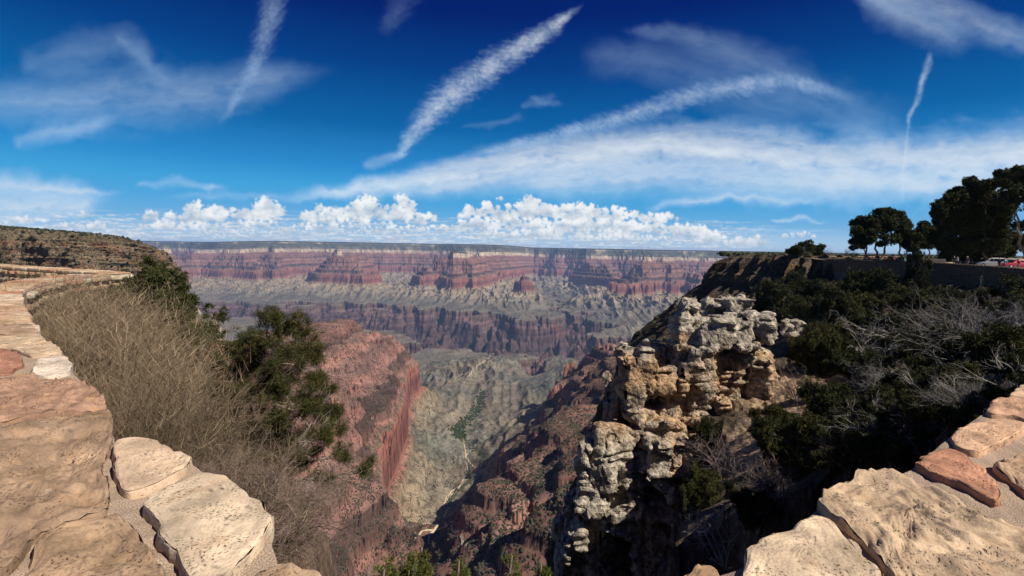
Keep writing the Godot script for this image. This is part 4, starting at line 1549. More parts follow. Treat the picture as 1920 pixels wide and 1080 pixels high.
func make_tree(called: String, label: String, category: String, s: int, trunks: Array, lobes: Array, clump: ArrayMesh, size: float, per: float, bark: Vector3, group := "", gaps := 0.0) -> Node3D:
	# trunks: [foot, top, radius]; lobes: [middle, radii]; size: of one tuft; per: tufts per square metre of lobe skin
	var r := RandomNumberGenerator.new()
	r.seed = s
	var n := noise(s, lobes[0][1].x * 0.9, 3)
	var v := PackedVector3Array()
	var idx := PackedInt32Array()
	var cols := PackedColorArray()
	var tv := PackedVector3Array()
	var tidx := PackedInt32Array()
	var tcols := PackedColorArray()
	var tops := []
	for t in trunks:
		var foot: Vector3 = t[0]
		var top: Vector3 = t[1]
		var last := foot
		var steps := 7
		for k in range(1, steps + 1):
			var f := k / float(steps)
			var p: Vector3 = foot.lerp(top, f) + Vector3(r.randf_range(-1, 1), 0, r.randf_range(-1, 1)) * t[2] * (1.4 if k < steps else 0.0)
			tube(tv, tidx, tcols, last, p, t[2] * (1.15 - 0.75 * (k - 1.0) / steps), t[2] * (1.15 - 0.75 * f), 7, bark)
			tops.append([p, t[2] * (1.15 - 0.75 * f)])
			last = p
	var places := []
	var tints := PackedColorArray()
	for l in lobes:
		var mid: Vector3 = l[0]
		var rad: Vector3 = l[1]
		# a limb from the nearest lower piece of trunk to the lobe, then twigs
		var from = tops[0]
		var best := 1e9
		for t in tops:
			var dd: float = (t[0] as Vector3).distance_to(mid) + maxf(0.0, t[0].y - mid.y) * 3.0
			if dd < best:
				best = dd
				from = t
		var last: Vector3 = from[0]
		var knots := [last]
		var thick: float = minf(from[1] * 0.55, size * 0.34)
		for k in range(1, 6):
			var p: Vector3 = (from[0] as Vector3).lerp(mid, k / 5.0) + Vector3(r.randfn(), r.randfn() * 0.6 + (0.5 if k < 5 else 0.0), r.randfn()) * rad.x * 0.12
			tube(v, idx, cols, last, p, thick * (1.15 - k * 0.15), thick * (1.0 - k * 0.15), 5, bark)
			last = p
			knots.append(p)
		# the lobe is a heap of smaller tufted masses
		var masses := [[mid, rad * 0.78, 0.45]]
		for k in 6:
			var dv := Vector3(r.randfn(), r.randfn() * 0.8 + 0.15, r.randfn()).normalized()
			masses.append([mid + dv * rad * r.randf_range(0.6, 1.0), rad * r.randf_range(0.30, 0.55), 1.25])
		for ms in masses:
			var mr: Vector3 = ms[1]
			var count := int(per * ms[2] * 4.0 * PI * (mr.x * mr.y + mr.y * mr.z + mr.x * mr.z) / 3.0)
			for k in count:
				var dir := Vector3(r.randfn(), r.randfn(), r.randfn()).normalized()
				var q := pow(r.randf(), 0.45)
				var p: Vector3 = ms[0] + dir * mr * q
				if n.get_noise_3d(p.x, p.y, p.z) < gaps - 0.35 + (0.0 if q > 0.6 else 0.25): continue
				var b := Basis(Vector3(r.randfn(), r.randfn(), r.randfn()).normalized(), r.randf() * TAU) * (size * r.randf_range(0.7, 1.35))
				places.append(Transform3D(b, p))
				var g := r.randf_range(0.7, 1.3)
				tints.append(Color(g * r.randf_range(0.9, 1.15), g, g * r.randf_range(0.85, 1.1)))
				if k % 9 == 0:
					var root: Vector3 = knots[r.randi_range(2, 5)]
					var bend := root.lerp(p, 0.5) + Vector3(r.randfn(), r.randfn(), r.randfn()) * rad.x * 0.12
					tube(v, idx, cols, root, bend, size * 0.07, size * 0.05, 3, bark)
					tube(v, idx, cols, bend, p, size * 0.05, size * 0.02, 3, bark)
	var t := thing(called, label, category, Vector3.ZERO, 0.0, group)
	obj("trunk", mesh_of(tv, tidx, tcols), M.wood, t)
	obj("branches", mesh_of(v, idx, cols), M.wood, t)
	scatter("foliage", clump, M.needle, places, tints, t)
	return t

func twig_mesh(s: int, stems: int, height: float, spread: float, depth: int, thick: float, tone: Vector3, droop := 0.0) -> ArrayMesh:
	# a leafless shrub: stems that fork again and again
	var r := RandomNumberGenerator.new()
	r.seed = s
	var v := PackedVector3Array()
	var idx := PackedInt32Array()
	var cols := PackedColorArray()
	var todo := []
	for k in stems:
		var a := r.randf() * TAU
		var lean := r.randf_range(0.15, 1.0) * spread
		todo.append([Vector3(cos(a), 0, sin(a)) * 0.06 * height, Vector3(cos(a) * lean, 1.0, sin(a) * lean).normalized(), height * r.randf_range(0.3, 0.5), thick, 0])
	while todo.size():
		var b: Array = todo.pop_back()
		var p: Vector3 = b[0]
		var dir: Vector3 = b[1]
		var length: float = b[2]
		var rad: float = b[3]
		var pieces := 3
		for k in pieces:
			dir = (dir + Vector3(r.randfn(), r.randfn() - droop, r.randfn()) * 0.22).normalized()
			var q := p + dir * length / pieces
			tube(v, idx, cols, p, q, rad * (1.0 - k * 0.14), rad * (0.86 - k * 0.14), 3, tone * r.randf_range(0.75, 1.2))
			p = q
			if b[4] < depth and (k > 0 or b[4] > 0):
				var side := (dir + Vector3(r.randfn(), r.randfn() * 0.7, r.randfn()) * 0.75).normalized()
				todo.append([p, side, length * r.randf_range(0.5, 0.8), rad * 0.6, b[4] + 1])
	return mesh_of(v, idx, cols)

func stem_mesh(s: int, blades: int, tone: Vector3) -> ArrayMesh:
	# a tussock of thin pale stems, one unit tall
	var twigs := []
	var r := RandomNumberGenerator.new()
	r.seed = s
	var v := PackedVector3Array()
	var idx := PackedInt32Array()
	var cols := PackedColorArray()
	for k in blades:
		var a := r.randf() * TAU
		var p := Vector3(r.randfn() * 0.12, 0, r.randfn() * 0.12)
		var dir := Vector3(cos(a) * r.randf_range(0.0, 0.45), 1.0, sin(a) * r.randf_range(0.0, 0.45)).normalized()
		var len := r.randf_range(0.55, 1.05)
		var w := r.randf_range(0.0020, 0.0040)
		var c := tone * r.randf_range(0.6, 1.35)
		var side := dir.cross(Vector3(r.randfn(), 0, r.randfn())).normalized() * w
		var o := v.size()
		for j in 5:
			v.append_array([p - side * (1.0 - j * 0.16), p + side * (1.0 - j * 0.16)])
			cols.append_array([Color(c.x, c.y, c.z), Color(c.x, c.y, c.z)])
			if j < 4:
				var q := o + j * 2
				idx.append_array([q, q + 1, q + 2, q + 1, q + 3, q + 2])
			dir = (dir + Vector3(r.randfn(), -0.05, r.randfn()) * 0.24).normalized()
			if j > 0:
				for z in 3: twigs.append([p + dir * len * 0.08 * z, side * 0.6, (dir + Vector3(r.randfn(), r.randfn() * 0.4, r.randfn()) * 0.7).normalized() * len * r.randf_range(0.10, 0.26), c])
			p += dir * len * 0.25
	for t in twigs:
		var o := v.size()
		var c: Vector3 = t[3]
		v.append_array([t[0] - t[1], t[0] + t[1], t[0] + t[2]])
		for z in 3: cols.append(Color(c.x * 0.9, c.y * 0.85, c.z * 0.8))
		idx.append_array([o, o + 1, o + 2])
	return mesh_of(v, idx, cols)

func lump_mesh(s: int) -> ArrayMesh:
	# a far shrub: an uneven faceted lump, one unit in radius
	var r := RandomNumberGenerator.new()
	r.seed = s
	var v := PackedVector3Array([Vector3(0, 1.05, 0)])
	for j in 2:
		for k in 5:
			var a := TAU * (k + j * 0.5) / 5.0
			var q := r.randf_range(0.75, 1.15) * (0.72 if j == 0 else 1.0)
			v.append(Vector3(cos(a) * q, (0.7 if j == 0 else 0.05) * r.randf_range(0.8, 1.2), sin(a) * q))
	var idx := PackedInt32Array()
	for k in 5:
		var k2 := (k + 1) % 5
		idx.append_array([0, 1 + k2, 1 + k, 1 + k, 1 + k2, 6 + k, 1 + k2, 6 + k2, 6 + k])
	var cols := PackedColorArray()
	for i in v.size(): cols.append(Color.WHITE)
	return mesh_of(v, idx, cols)

func build_canyon_plants() -> void:
	var r := RandomNumberGenerator.new()
	r.seed = 23
	# scrub dotted over the red slopes and the valley floor
	var places := []
	var tints := PackedColorArray()
	var n := noise(141, 160, 3)
	var tries := 0
	while places.size() < 50000 and tries < 170000:
		tries += 1
		var d := exp(r.randf_range(log(650.0), log(3000.0)))
		var a := r.randf_range(-0.62, 0.62)
		var x := a * d
		var y := height_at(x, -d)
		if y > -250.0 or y < -985.0: continue
		var slope := absf(height_at(x + 12.0, -d) - y) + absf(height_at(x, -d - 12.0) - y)
		if slope > 26.0: continue
		if n.get_noise_2d(x, d) < r.randf_range(-0.7, 0.5): continue
		var k := r.randf_range(1.0, 2.9) * (1.0 if y > -760.0 else 0.7)
		places.append(Transform3D(Basis(Vector3.UP, r.randf() * TAU).scaled(Vector3(k, k * 0.85, k)), Vector3(x, y - 0.2, -d)))
		var g := r.randf_range(0.7, 1.4)
		tints.append(Color(.040 * g, .045 * g, .028 * g))
	var so := scatter("desert_scrub", lump_mesh(5), M.needle, places, tints)
	tag(so, "dark low scrub dotted over the red slopes and the valley floor", "scrub", "", "stuff")
	# the green cottonwoods along the creek
	places = []
	tints = PackedColorArray()
	var spine := [[906, 735, 5], [902, 750, 9], [896, 765, 12], [886, 780, 12], [868, 795, 17], [856, 810, 16], [866, 822, 8], [880, 835, 7], [900, 850, 10], [912, 856, 7], [880, 875, 4], [885, 900, 4], [850, 930, 4], [832, 960, 4]]
	for i in 1000:
		var q := r.randi_range(0, spine.size() - 2)
		var f := r.randf()
		var px := lerpf(spine[q][0], spine[q + 1][0], f) + r.randfn() * 0.42 * lerpf(spine[q][2], spine[q + 1][2], f)
		var py := lerpf(spine[q][1], spine[q + 1][1], f) + r.randfn() * 3.0
		var p := canyon_hit(px, py)
		var k := r.randf_range(3.5, 7.5) * (1.0 if q < 6 else 0.6)
		places.append(Transform3D(Basis(Vector3.UP, r.randf() * TAU).scaled(Vector3(k, k * 1.2, k)), p - Vector3(0, 0.5, 0)))
		var g := r.randf_range(0.7, 1.3)
		tints.append(Color(.022 * g, .035 * g, .011 * g) if q < 6 else Color(.05 * g, .055 * g, .035 * g))
	so = scatter("cottonwood_grove", lump_mesh(6), M.needle, places, tints)
	tag(so, "band of green trees along the creek in the middle of the valley", "grove", "", "stuff")
	# trails
	var paths := [
		[[930, 657], [926, 664], [914, 676], [905, 682], [893, 690], [884, 700], [876, 709], [868, 720]],
		[[866, 815], [870, 832], [872, 848], [878, 862], [888, 876], [892, 886], [884, 897], [868, 908], [858, 920], [846, 930], [838, 942], [840, 955], [834, 968], [830, 982], [818, 992], [806, 1008], [803, 1022]],
		[[876, 852], [872, 864], [876, 880], [880, 893], [866, 906], [850, 920], [836, 930], [832, 946], [838, 958], [830, 972], [836, 985], [846, 996], [864, 1004]],
		[[838, 986], [828, 992], [812, 996], [790, 1000], [778, 1012], [774, 1020]],
		[[866, 1004], [872, 1022], [874, 1040]],
	]
	for k in paths.size():
		var pts := []
		for q in paths[k]: pts.append(canyon_hit(q[0], q[1]))
		var v := PackedVector3Array()
		var idx := PackedInt32Array()
		var w := 2.3 if k != 2 else 1.6
		var last := -1
		for i in pts.size() - 1:
			var a: Vector3 = pts[i]
			var b: Vector3 = pts[i + 1]
			var steps := maxi(2, int(a.distance_to(b) / 9.0))
			for j in steps:
				var p := a.lerp(b, j / float(steps))
				var side := Vector3(b.z - a.z, 0, a.x - b.x).normalized() * w
				p += side * n.get_noise_2d(p.x * 6.0, p.z * 6.0) * 2.5
				var l := p + side
				var q := p - side
				l.y = height_at(l.x, l.z) + 1.6
				q.y = height_at(q.x, q.z) + 1.6
				var o := v.size()
				v.append_array([l, q])
				if last >= 0: idx.append_array([last, last + 1, o, last + 1, o + 1, o])
				last = o
		struct("canyon_trail", mesh_of(v, idx), M.dust)

func foot(px: float, py: float) -> Vector3:
	return slope_hit(px, py)

func over_the_wall(p: Vector2) -> bool:
	# whether a point lies on the canyon side of the left parapet
	var best := 1e9
	var side := false
	for i in left_wall_line.size() - 1:
		var a := left_wall_line[i]
		var b := left_wall_line[i + 1]
		var s := seg(p, a, b).x
		if s < best:
			best = s
			side = (b - a).cross(p - a) < 0.0
	return side

func slope_spots(r: RandomNumberGenerator, count: int, x0: float, x1: float, y0: float, y1: float) -> Array:
	# places on the shaded slope, each with words for where it is: its band from the top and its turn from the left
	var bands := [[], [], [], []]
	for k in count:
		var px := r.randf_range(x0, x1)
		var py := r.randf_range(y0, y1)
		if py > 1560.0 - px * 0.42 + 125.0 or (px < 1530.0 and py > 640.0 and py < 830.0): continue
		bands[clampi(int((py - y0) / (y1 - y0) * 4.0), 0, 3)].append([px, py])
	var turn := ["leftmost", "second from left", "third from left", "fourth from left", "fifth from left", "sixth from left", "seventh from left", "eighth from left", "ninth from left", "tenth from left", "eleventh from left", "twelfth from left", "thirteenth from left", "fourteenth from left", "fifteenth from left", "sixteenth from left", "seventeenth from left", "eighteenth from left", "nineteenth from left", "twentieth from left"]
	var out := []
	for b in 4:
		bands[b].sort()
		for k in bands[b].size():
			out.append([bands[b][k][0], bands[b][k][1], turn[mini(k, 19)] + " in the " + ["top band of the shaded slope", "upper middle of the shaded slope", "lower middle of the shaded slope", "lowest band above the right parapet"][b]])
	return out

func build_plants() -> void:
	M.wood = plain(1, 1, 1)
	M.dust = plain(.40, .31, .22)
	M.dust.cull_mode = BaseMaterial3D.CULL_DISABLED
	build_canyon_plants()
	var r := RandomNumberGenerator.new()
	r.seed = 29
	# -------- left of the view: dry brush, two junipers, a pinyon
	var places := []
	var tints := PackedColorArray()
	var tries := 0
	while places.size() < 210 and tries < 9000:
		tries += 1
		var d := exp(r.randf_range(log(1.9), log(11.5)))
		var x := r.randf_range(-1.15, -0.42) * d
		var s := poly(Vector2(x, d), left_wall_line)
		if s < 0.2 or not over_the_wall(Vector2(x, d)): continue
		var most := 365.0 - 17.0 * d + r.randfn() * 14.0
		if CX + x / d * F > most: continue
		var y := slope_height(x, d)
		var up := lerpf(-1.36, -0.84, ss(3.0, 9.5, d)) - ss(0.8, 2.6, s) * 0.55 + r.randfn() * 0.10
		var px := CX + x / d * F
		up = minf(up, ray(px, 528.0 + maxf(0.0, px - 150.0) * 0.9 + r.randf() * 14.0).y * d)
		if up - y < 0.15: continue
		var k := clampf(up - y, 0.3, 2.0)
		places.append(Transform3D(Basis(Vector3.UP, r.randf() * TAU).scaled(Vector3(k, k, k)).rotated(Vector3(0, 0, 1), -0.18 + r.randfn() * 0.12), Vector3(x, y - 0.05, -d)))
		var g := r.randf_range(0.38, 1.1) * lerpf(0.5, 1.0, ss(2.5, 6.5, d))
		tints.append(Color(g, g * 0.96, g * 0.90))
	var so := scatter("dry_brush", stem_mesh(7, 120, Vector3(.275, .23, .18)), M.straw, places, tints)
	tag(so, "mass of dry straw coloured stems growing against the left parapet", "brush", "", "stuff")
	places = []
	tints = PackedColorArray()
	for i in 90:
		var d := exp(r.randf_range(log(2.4), log(10.5)))
		var px := lerpf(-20.0 + 22.0 * d, 430.0 - 22.0 * d, r.randf())
		var x := (px - CX) / F * d
		if poly(Vector2(x, d), left_wall_line) < 0.35 or not over_the_wall(Vector2(x, d)): continue
		var y := slope_height(x, d)
		var k := r.randf_range(0.7, 1.15)
		places.append(Transform3D(Basis(Vector3.UP, r.randf() * TAU).scaled(Vector3(k, k * 1.15, k)), Vector3(x, y - 0.1, -d)))
		var g := r.randf_range(0.5, 1.25)
		tints.append(Color(g, g * r.randf_range(0.86, 1.0), g * r.randf_range(0.75, 1.0)))
	so = scatter("dry_twigs", twig_mesh(55, 16, 1.0, 0.8, 4, .0045, Vector3(.36, .30, .235)), M.straw, places, tints)
	tag(so, "dry grey twigs in among the straw against the left parapet", "brush", "", "stuff")
	# twigs thick between the straw and the pinyon
	places = []
	tints = PackedColorArray()
	for i in 95:
		var d := exp(r.randf_range(log(2.6), log(12.0)))
		var px := lerpf(430.0 - 22.0 * d, 600.0 - 22.0 * d, r.randf())
		var x := (px - CX) / F * d
		var y := slope_height(x, d)
		var k := r.randf_range(0.5, 0.95) * lerpf(0.8, 1.25, ss(3.0, 9.0, d))
		places.append(Transform3D(Basis(Vector3.UP, r.randf() * TAU).scaled(Vector3(k * 1.2, k, k * 1.2)), Vector3(x, maxf(y, -0.62 * d), -d)))
		var g := r.randf_range(0.6, 1.3)
		tints.append(Color(g, g * r.randf_range(0.82, 1.0), g * r.randf_range(0.75, 1.0)))
	so = scatter("twig_thicket", twig_mesh(54, 14, 1.0, 1.1, 4, .0065, Vector3(.16, .132, .118)), M.straw, places, tints)
	tag(so, "thicket of brown leafless twigs between the straw and the pinyon", "thicket", "", "stuff")
	var dark := clump_mesh(31, 34, 0.75, 0.16, Vector3(.024, .031, .012), Vector3(.055, .062, .022))
	var juniper := clump_mesh(32, 40, 0.6, 0.14, Vector3(.018, .024, .010), Vector3(.042, .048, .017))
	var olive := clump_mesh(37, 40, 0.65, 0.12, Vector3(.034, .038, .014), Vector3(.082, .084, .030))
	var russet := clump_mesh(33, 22, 0.8, 0.10, Vector3(.10, .050, .035), Vector3(.16, .10, .06))
	var bark := Vector3(.20, .165, .14)
	# rounded juniper behind the straw
	var f := at(290, 690, 10.5)
	make_tree("juniper", "dense dark rounded juniper behind the dry straw, under the left cliff", "juniper", 41, [[f + Vector3(0, -0.8, 0), f + Vector3(0.1, 1.4, 0), .10]],
		[[at(262, 548, 10.6), Vector3(.55, .5, .5)], [at(305, 528, 10.5), Vector3(.55, .42, .5)], [at(285, 588, 10.3), Vector3(.75, .5, .6)], [at(335, 572, 10.4), Vector3(.42, .45, .45)], [at(235, 610, 10.2), Vector3(.5, .5, .5)], [at(335, 630, 10.0), Vector3(.5, .5, .5)], [at(290, 660, 9.8), Vector3(.6, .5, .5)], [at(355, 690, 9.6), Vector3(.45, .4, .45)]], dark, .085, 75, bark)
	f = at(400, 690, 10.5)
	make_tree("juniper", "slim juniper with a leaning dark top between the round juniper and the pinyon", "juniper", 42, [[f + Vector3(0, -0.6, 0), f + Vector3(0.05, 0.9, 0), .05]],
		[[at(398, 590, 10.5), Vector3(.24, .3, .24)], [at(405, 625, 10.4), Vector3(.26, .3, .26)], [at(380, 650, 10.3), Vector3(.3, .3, .3)], [at(405, 690, 10.2), Vector3(.35, .35, .35)]], dark, .07, 70, bark)
	f = at(420, 790, 8.0)
	make_tree("russet_shrub", "brown and russet leaved shrub at the foot of the slim juniper", "shrub", 43, [[f + Vector3(0, -0.7, 0), f + Vector3(0, 0.5, 0), .03]],
		[[at(320, 740, 8.0), Vector3(.5, .4, .4)], [at(470, 850, 6.6), Vector3(.4, .35, .35)], [at(400, 860, 6.4), Vector3(.4, .3, .35)], [at(400, 700, 8.4), Vector3(.5, .45, .4)], [at(440, 720, 8.0), Vector3(.4, .4, .4)], [at(380, 770, 7.6), Vector3(.5, .4, .4)], [at(350, 690, 9.0), Vector3(.5, .4, .4)], [at(440, 800, 7.2), Vector3(.4, .4, .35)]], russet, .06, 42, Vector3(.20, .15, .13), "", 0.1)
	# the pinyon in the middle left
	f = at(505, 960, 6.0)
	var D := 6.0
	make_tree("pinyon_pine", "small pinyon pine with open branches in front of the red canyon spur", "pine", 44,
		[[f + Vector3(0, -0.5, 0), at(512, 660, D), .055], [f + Vector3(0.05, -0.1, 0), at(580, 800, D - 0.3), .035], [f + Vector3(-0.05, 0, 0), at(470, 760, D + 0.2), .035]],
		[[at(470, 900, D + .2), Vector3(0.355, 0.272, 0.313)], [at(450, 700, D + .3), Vector3(0.293, 0.272, 0.272)], [at(540, 600, D), Vector3(0.209, 0.167, 0.209)], [at(440, 880, D), Vector3(0.313, 0.272, 0.272)], [at(500, 620, D), Vector3(0.272, 0.230, 0.250)], [at(545, 640, D), Vector3(0.272, 0.250, 0.250)], [at(480, 665, D + .2), Vector3(0.272, 0.209, 0.250)], [at(555, 690, D - .2), Vector3(0.293, 0.230, 0.261)], [at(500, 710, D), Vector3(0.313, 0.209, 0.293)], [at(600, 735, D - .1), Vector3(0.250, 0.209, 0.230)], [at(465, 750, D + .3), Vector3(0.272, 0.209, 0.261)], [at(545, 765, D - .3), Vector3(0.313, 0.230, 0.293)], [at(615, 795, D), Vector3(0.209, 0.209, 0.209)], [at(590, 830, D - .3), Vector3(0.272, 0.188, 0.261)], [at(500, 810, D + .1), Vector3(0.334, 0.230, 0.313)], [at(640, 850, D), Vector3(0.104, 0.146, 0.125)], [at(440, 830, D), Vector3(0.293, 0.230, 0.261)], [at(520, 870, D - .3), Vector3(0.313, 0.209, 0.293)], [at(690, 885, D - .2), Vector3(0.084, 0.125, 0.104)], [at(605, 900, D - .4), Vector3(0.125, 0.104, 0.125)]],
		clump_mesh(34, 46, 0.9, 0.055, Vector3(.026, .031, .011), Vector3(.070, .070, .024)), .062, 150, Vector3(.22, .19, .17), "", 0.12)
	f = at(350, 790, 7.4)
	make_tree("juniper", "low dark juniper in the dark band between the straw and the pinyon, upper one", "juniper", 45, [[f + Vector3(0, -0.6, 0), f + Vector3(0, 0.5, 0), .05]],
		[[at(345, 730, 7.6), Vector3(.38, .34, .36)], [at(385, 760, 7.3), Vector3(.36, .32, .34)], [at(355, 800, 7.0), Vector3(.34, .3, .34)], [at(420, 800, 7.0), Vector3(.3, .28, .3)]], dark, .065, 70, bark, "", 0.1)
	f = at(395, 720, 8.6)
	make_tree("juniper", "dark bushy juniper filling the gap between the round juniper and the pinyon", "juniper", 47, [[f + Vector3(0, -0.8, 0), f + Vector3(0, 0.6, 0), .06]],
		[[at(370, 655, 8.8), Vector3(.40, .42, .4)], [at(410, 680, 8.6), Vector3(.42, .4, .4)], [at(340, 690, 8.8), Vector3(.42, .36, .4)], [at(390, 730, 8.2), Vector3(.46, .36, .4)], [at(430, 740, 8.0), Vector3(.36, .34, .36)]], dark, .07, 75, bark, "", 0.06)
	f = at(445, 900, 5.6)
	make_tree("juniper", "low dark juniper in the dark band left of the pinyon's foot, lower one", "juniper", 46, [[f + Vector3(0, -0.6, 0), f + Vector3(0, 0.4, 0), .05]],
		[[at(425, 850, 5.8), Vector3(.28, .24, .26)], [at(455, 880, 5.6), Vector3(.3, .24, .26)], [at(490, 915, 5.2), Vector3(.22, .18, .2)], [at(400, 890, 5.6), Vector3(.24, .2, .22)]], dark, .055, 85, bark, "", 0.1)
	var twig_grey := twig_mesh(51, 16, 1.0, 1.2, 4, .008, Vector3(.15, .142, .138))
	var twig_dark := twig_mesh(52, 18, 1.0, 1.0, 4, .008, Vector3(.15, .12, .11))
	var twig_loose := twig_mesh(53, 9, 1.0, 1.6, 4, .009, Vector3(.30, .285, .27), 0.12)
	# leafless shrubs: px, py of the foot, height in pixels, which, label
	var bare := [
		[560, 1010, 150, 1, "thin dark twigs below the pinyon, beside the pale cap stone"], [640, 1075, 150, 1, "grey brown twig bush at the bottom edge, left of the green tops"], [545, 960, 90, 2, "broken pale sticks at the foot of the pinyon"],
		[330, 900, 170, 1, "dark twiggy shrub along the parapet edge under the straw"], [240, 650, 120, 1, "grey twig shrub at the corner of the parapet under the left cliff"], [480, 930, 140, 1, "tangle of dark twigs under the pinyon's lowest boughs"],
		[1835, 700, 170, 0, "large grey leafless shrub spread out below the far right parapet"], [1780, 640, 110, 0, "grey leafless shrub left of the largest one, under the retaining wall"], [1905, 640, 120, 0, "grey leafless shrub at the right edge under the retaining wall"], [1905, 745, 110, 2, "spiky grey bush at the right edge just over the parapet"],
		[1660, 760, 110, 0, "grey leafless bush in the middle of the shaded slope"], [1500, 760, 90, 1, "round dark twig bush beside the sandy gully"], [1750, 870, 120, 2, "pale tangled deadwood just above the reddish cap stone"], [1680, 850, 110, 2, "fallen pale branches above the big right cap stone"],
		[1420, 815, 70, 1, "dark twig bush at the top of the sandy gully, under the pillar"], [1360, 900, 110, 1, "dark twig bush at the foot of the pillar"], [1460, 960, 110, 1, "dark twigs on the slope above the bottom right cap stones"], [1590, 890, 90, 1, "dark twig bush close above the right parapet"], [1360, 1065, 130, 2, "pale bare branches at the bottom edge between pillar and cap stone"], [1560, 640, 80, 0, "grey twig bush high on the slope, right of the pale block"],
	]
	for b in bare:
		var p := foot(b[0], b[1])
		var px_m: float = -p.z / F
		var t := thing("bare_shrub", b[4], "shrub", p - Vector3(0, 0.05, 0), r.randf() * TAU, "leafless shrubs on the near slopes")
		var m := obj("twigs", [twig_grey, twig_dark, twig_loose][b[3]], M.wood, t)
		var k: float = b[2] * px_m
		m.scale = Vector3(k * r.randf_range(1.0, 1.3), k, k)
	var spots := slope_spots(r, 18, 1500.0, 1915.0, 600.0, 880.0)
	for q in spots:
		var p := foot(q[0], q[1])
		var t := thing("bare_shrub", "grey leafless shrub, " + q[2], "shrub", p, r.randf() * TAU, "leafless shrubs among the evergreens")
		var m := obj("twigs", [twig_grey, twig_loose][r.randi() % 2], M.wood, t)
		m.scale = Vector3.ONE * r.randf_range(70.0, 120.0) * -p.z / F
	# evergreen bushes of the shaded slope: foot px, py, width and height in pixels, label
	var protos := []
	for k in 3:
		var lobes := []
		for q in 7: lobes.append([Vector3(r.randf_range(-.55, .55), r.randf_range(.25, .8), r.randf_range(-.5, .5)), Vector3.ONE * r.randf_range(.26, .42)])
		protos.append(make_tree("evergreen_bush", "", "", 60 + k, [[Vector3(0, -.15, 0), Vector3(.05, .6, 0), .04], [Vector3(0, -.1, 0), Vector3(-.3, .5, .1), .03]], lobes, [juniper, olive, juniper][k], .075, 75, Vector3(.22, .2, .18), "", 0.08))
	var bushes := [
		[1725, 562, 56, 92, "bushy green juniper standing up in front of the far retaining wall"], [1500, 545, 90, 60, "dark bush on the near end of the right cliff"], [1560, 572, 100, 50, "dark green bush below the cliff's shoulder, right of the right cliff"],
		[1620, 590, 110, 60, "dark green bush in the middle under the retaining wall"], [1690, 605, 100, 60, "dark juniper right below the wall's tall green juniper"], [1760, 600, 90, 50, "low dark bush under the wall, left of the grey shrubs"],
		[1480, 590, 110, 70, "dark bush above the pale slab at the pillar's back"], [1570, 630, 120, 80, "broad dark bush on the shaded slope right of the pale block"], [1660, 660, 130, 80, "broad dark bush in the middle of the shaded slope"], [1740, 690, 100, 70, "dark bush left of the biggest grey shrub"],
		[1530, 700, 100, 80, "dark bush at the upper end of the sandy gully"], [1610, 730, 120, 80, "dark juniper between the sandy gully and the grey bush"], [1700, 760, 110, 80, "dark juniper below the middle of the slope, with russet tips beside it"], [1800, 760, 110, 70, "dark bush under the biggest grey shrub"],
		[1560, 830, 150, 120, "large dark green juniper above the right cap stones"], [1660, 830, 120, 90, "dark green juniper right of the large one"], [1500, 900, 130, 110, "dark green juniper close to the pillar's foot on the right"], [1740, 810, 100, 70, "dark juniper just above the tangled deadwood"],
		[1610, 880, 120, 70, "dark bush touching the big right cap stone's outline"], [1450, 850, 90, 80, "small dark bush beside the sandy gully's lower end"], [1330, 850, 60, 60, "small green bush on the ledge in front of the pillar"], [1245, 835, 40, 40, "tiny green bush on top of the pillar's jutting block"],
		[1310, 960, 80, 70, "dark bush at the pillar's foot above the bottom edge"], [1420, 1010, 110, 90, "dark bush above the bottom right cap stone"], [1850, 800, 80, 60, "dark bush just over the parapet at the right"],
		[1395, 660, 26, 26, "very small shrub on the pale block of the pillar"],
	]
	for k in bushes.size():
		var b: Array = bushes[k]
		var p := foot(b[0], b[1])
		var m: float = -p.z / F
		var o: Node3D = protos[k % 3] if k < 3 else protos[k % 3].duplicate()
		if k >= 3:
			o.name = numbered("evergreen_bush")
			add_child(o)
		tag(o, b[4], "bush", "evergreen bushes on the shaded slope")
		o.position = p
		o.rotation.y = k * 1.7
		o.scale = Vector3(b[2] * m * 0.62, b[3] * m * 1.05, b[2] * m * 0.62)
	spots = slope_spots(r, 66, 1455.0, 1930.0, 582.0, 905.0)
	for k in spots.size():
		var p := foot(spots[k][0], spots[k][1])
		var m: float = -p.z / F
		var o: Node3D = protos[k % 3].duplicate()
		o.name = numbered("evergreen_bush")
		add_child(o)
		tag(o, "dark evergreen bush, " + spots[k][2], "bush", "bushes that cover the shaded slope")
		o.position = p
		o.rotation.y = k * 2.3
		var wide := r.randf_range(70.0, 125.0) * m * 0.62
		o.scale = Vector3(wide, wide * r.randf_range(0.9, 1.3), wide)
	# russet bush in the shade
	f = foot(1725, 730)
	make_tree("russet_bush", "rust coloured leafy bush in the middle of the dark slope", "bush", 71, [[f, f + Vector3(0, 1.2, 0), .04]], [[f + Vector3(0, 1.2, 0), Vector3(.8, .7, .7)], [f + Vector3(.6, .7, 0), Vector3(.6, .6, .6)]], russet, .16, 14, bark, "", 0.1)
	# green tops at the bottom edge
	var tops := [[790, 1024, 12, "bright green conifer top at the bottom edge, left of the trail"], [860, 1050, 14, "green conifer top at the bottom edge in the middle"], [960, 1040, 15, "broad dark conifer tops at the bottom edge, left of the pillar"], [1015, 1058, 16, "dark conifer top at the bottom edge beside the pillar's foot"], [720, 1065, 11, "low green brush top at the bottom edge above the gap in the stones"]]
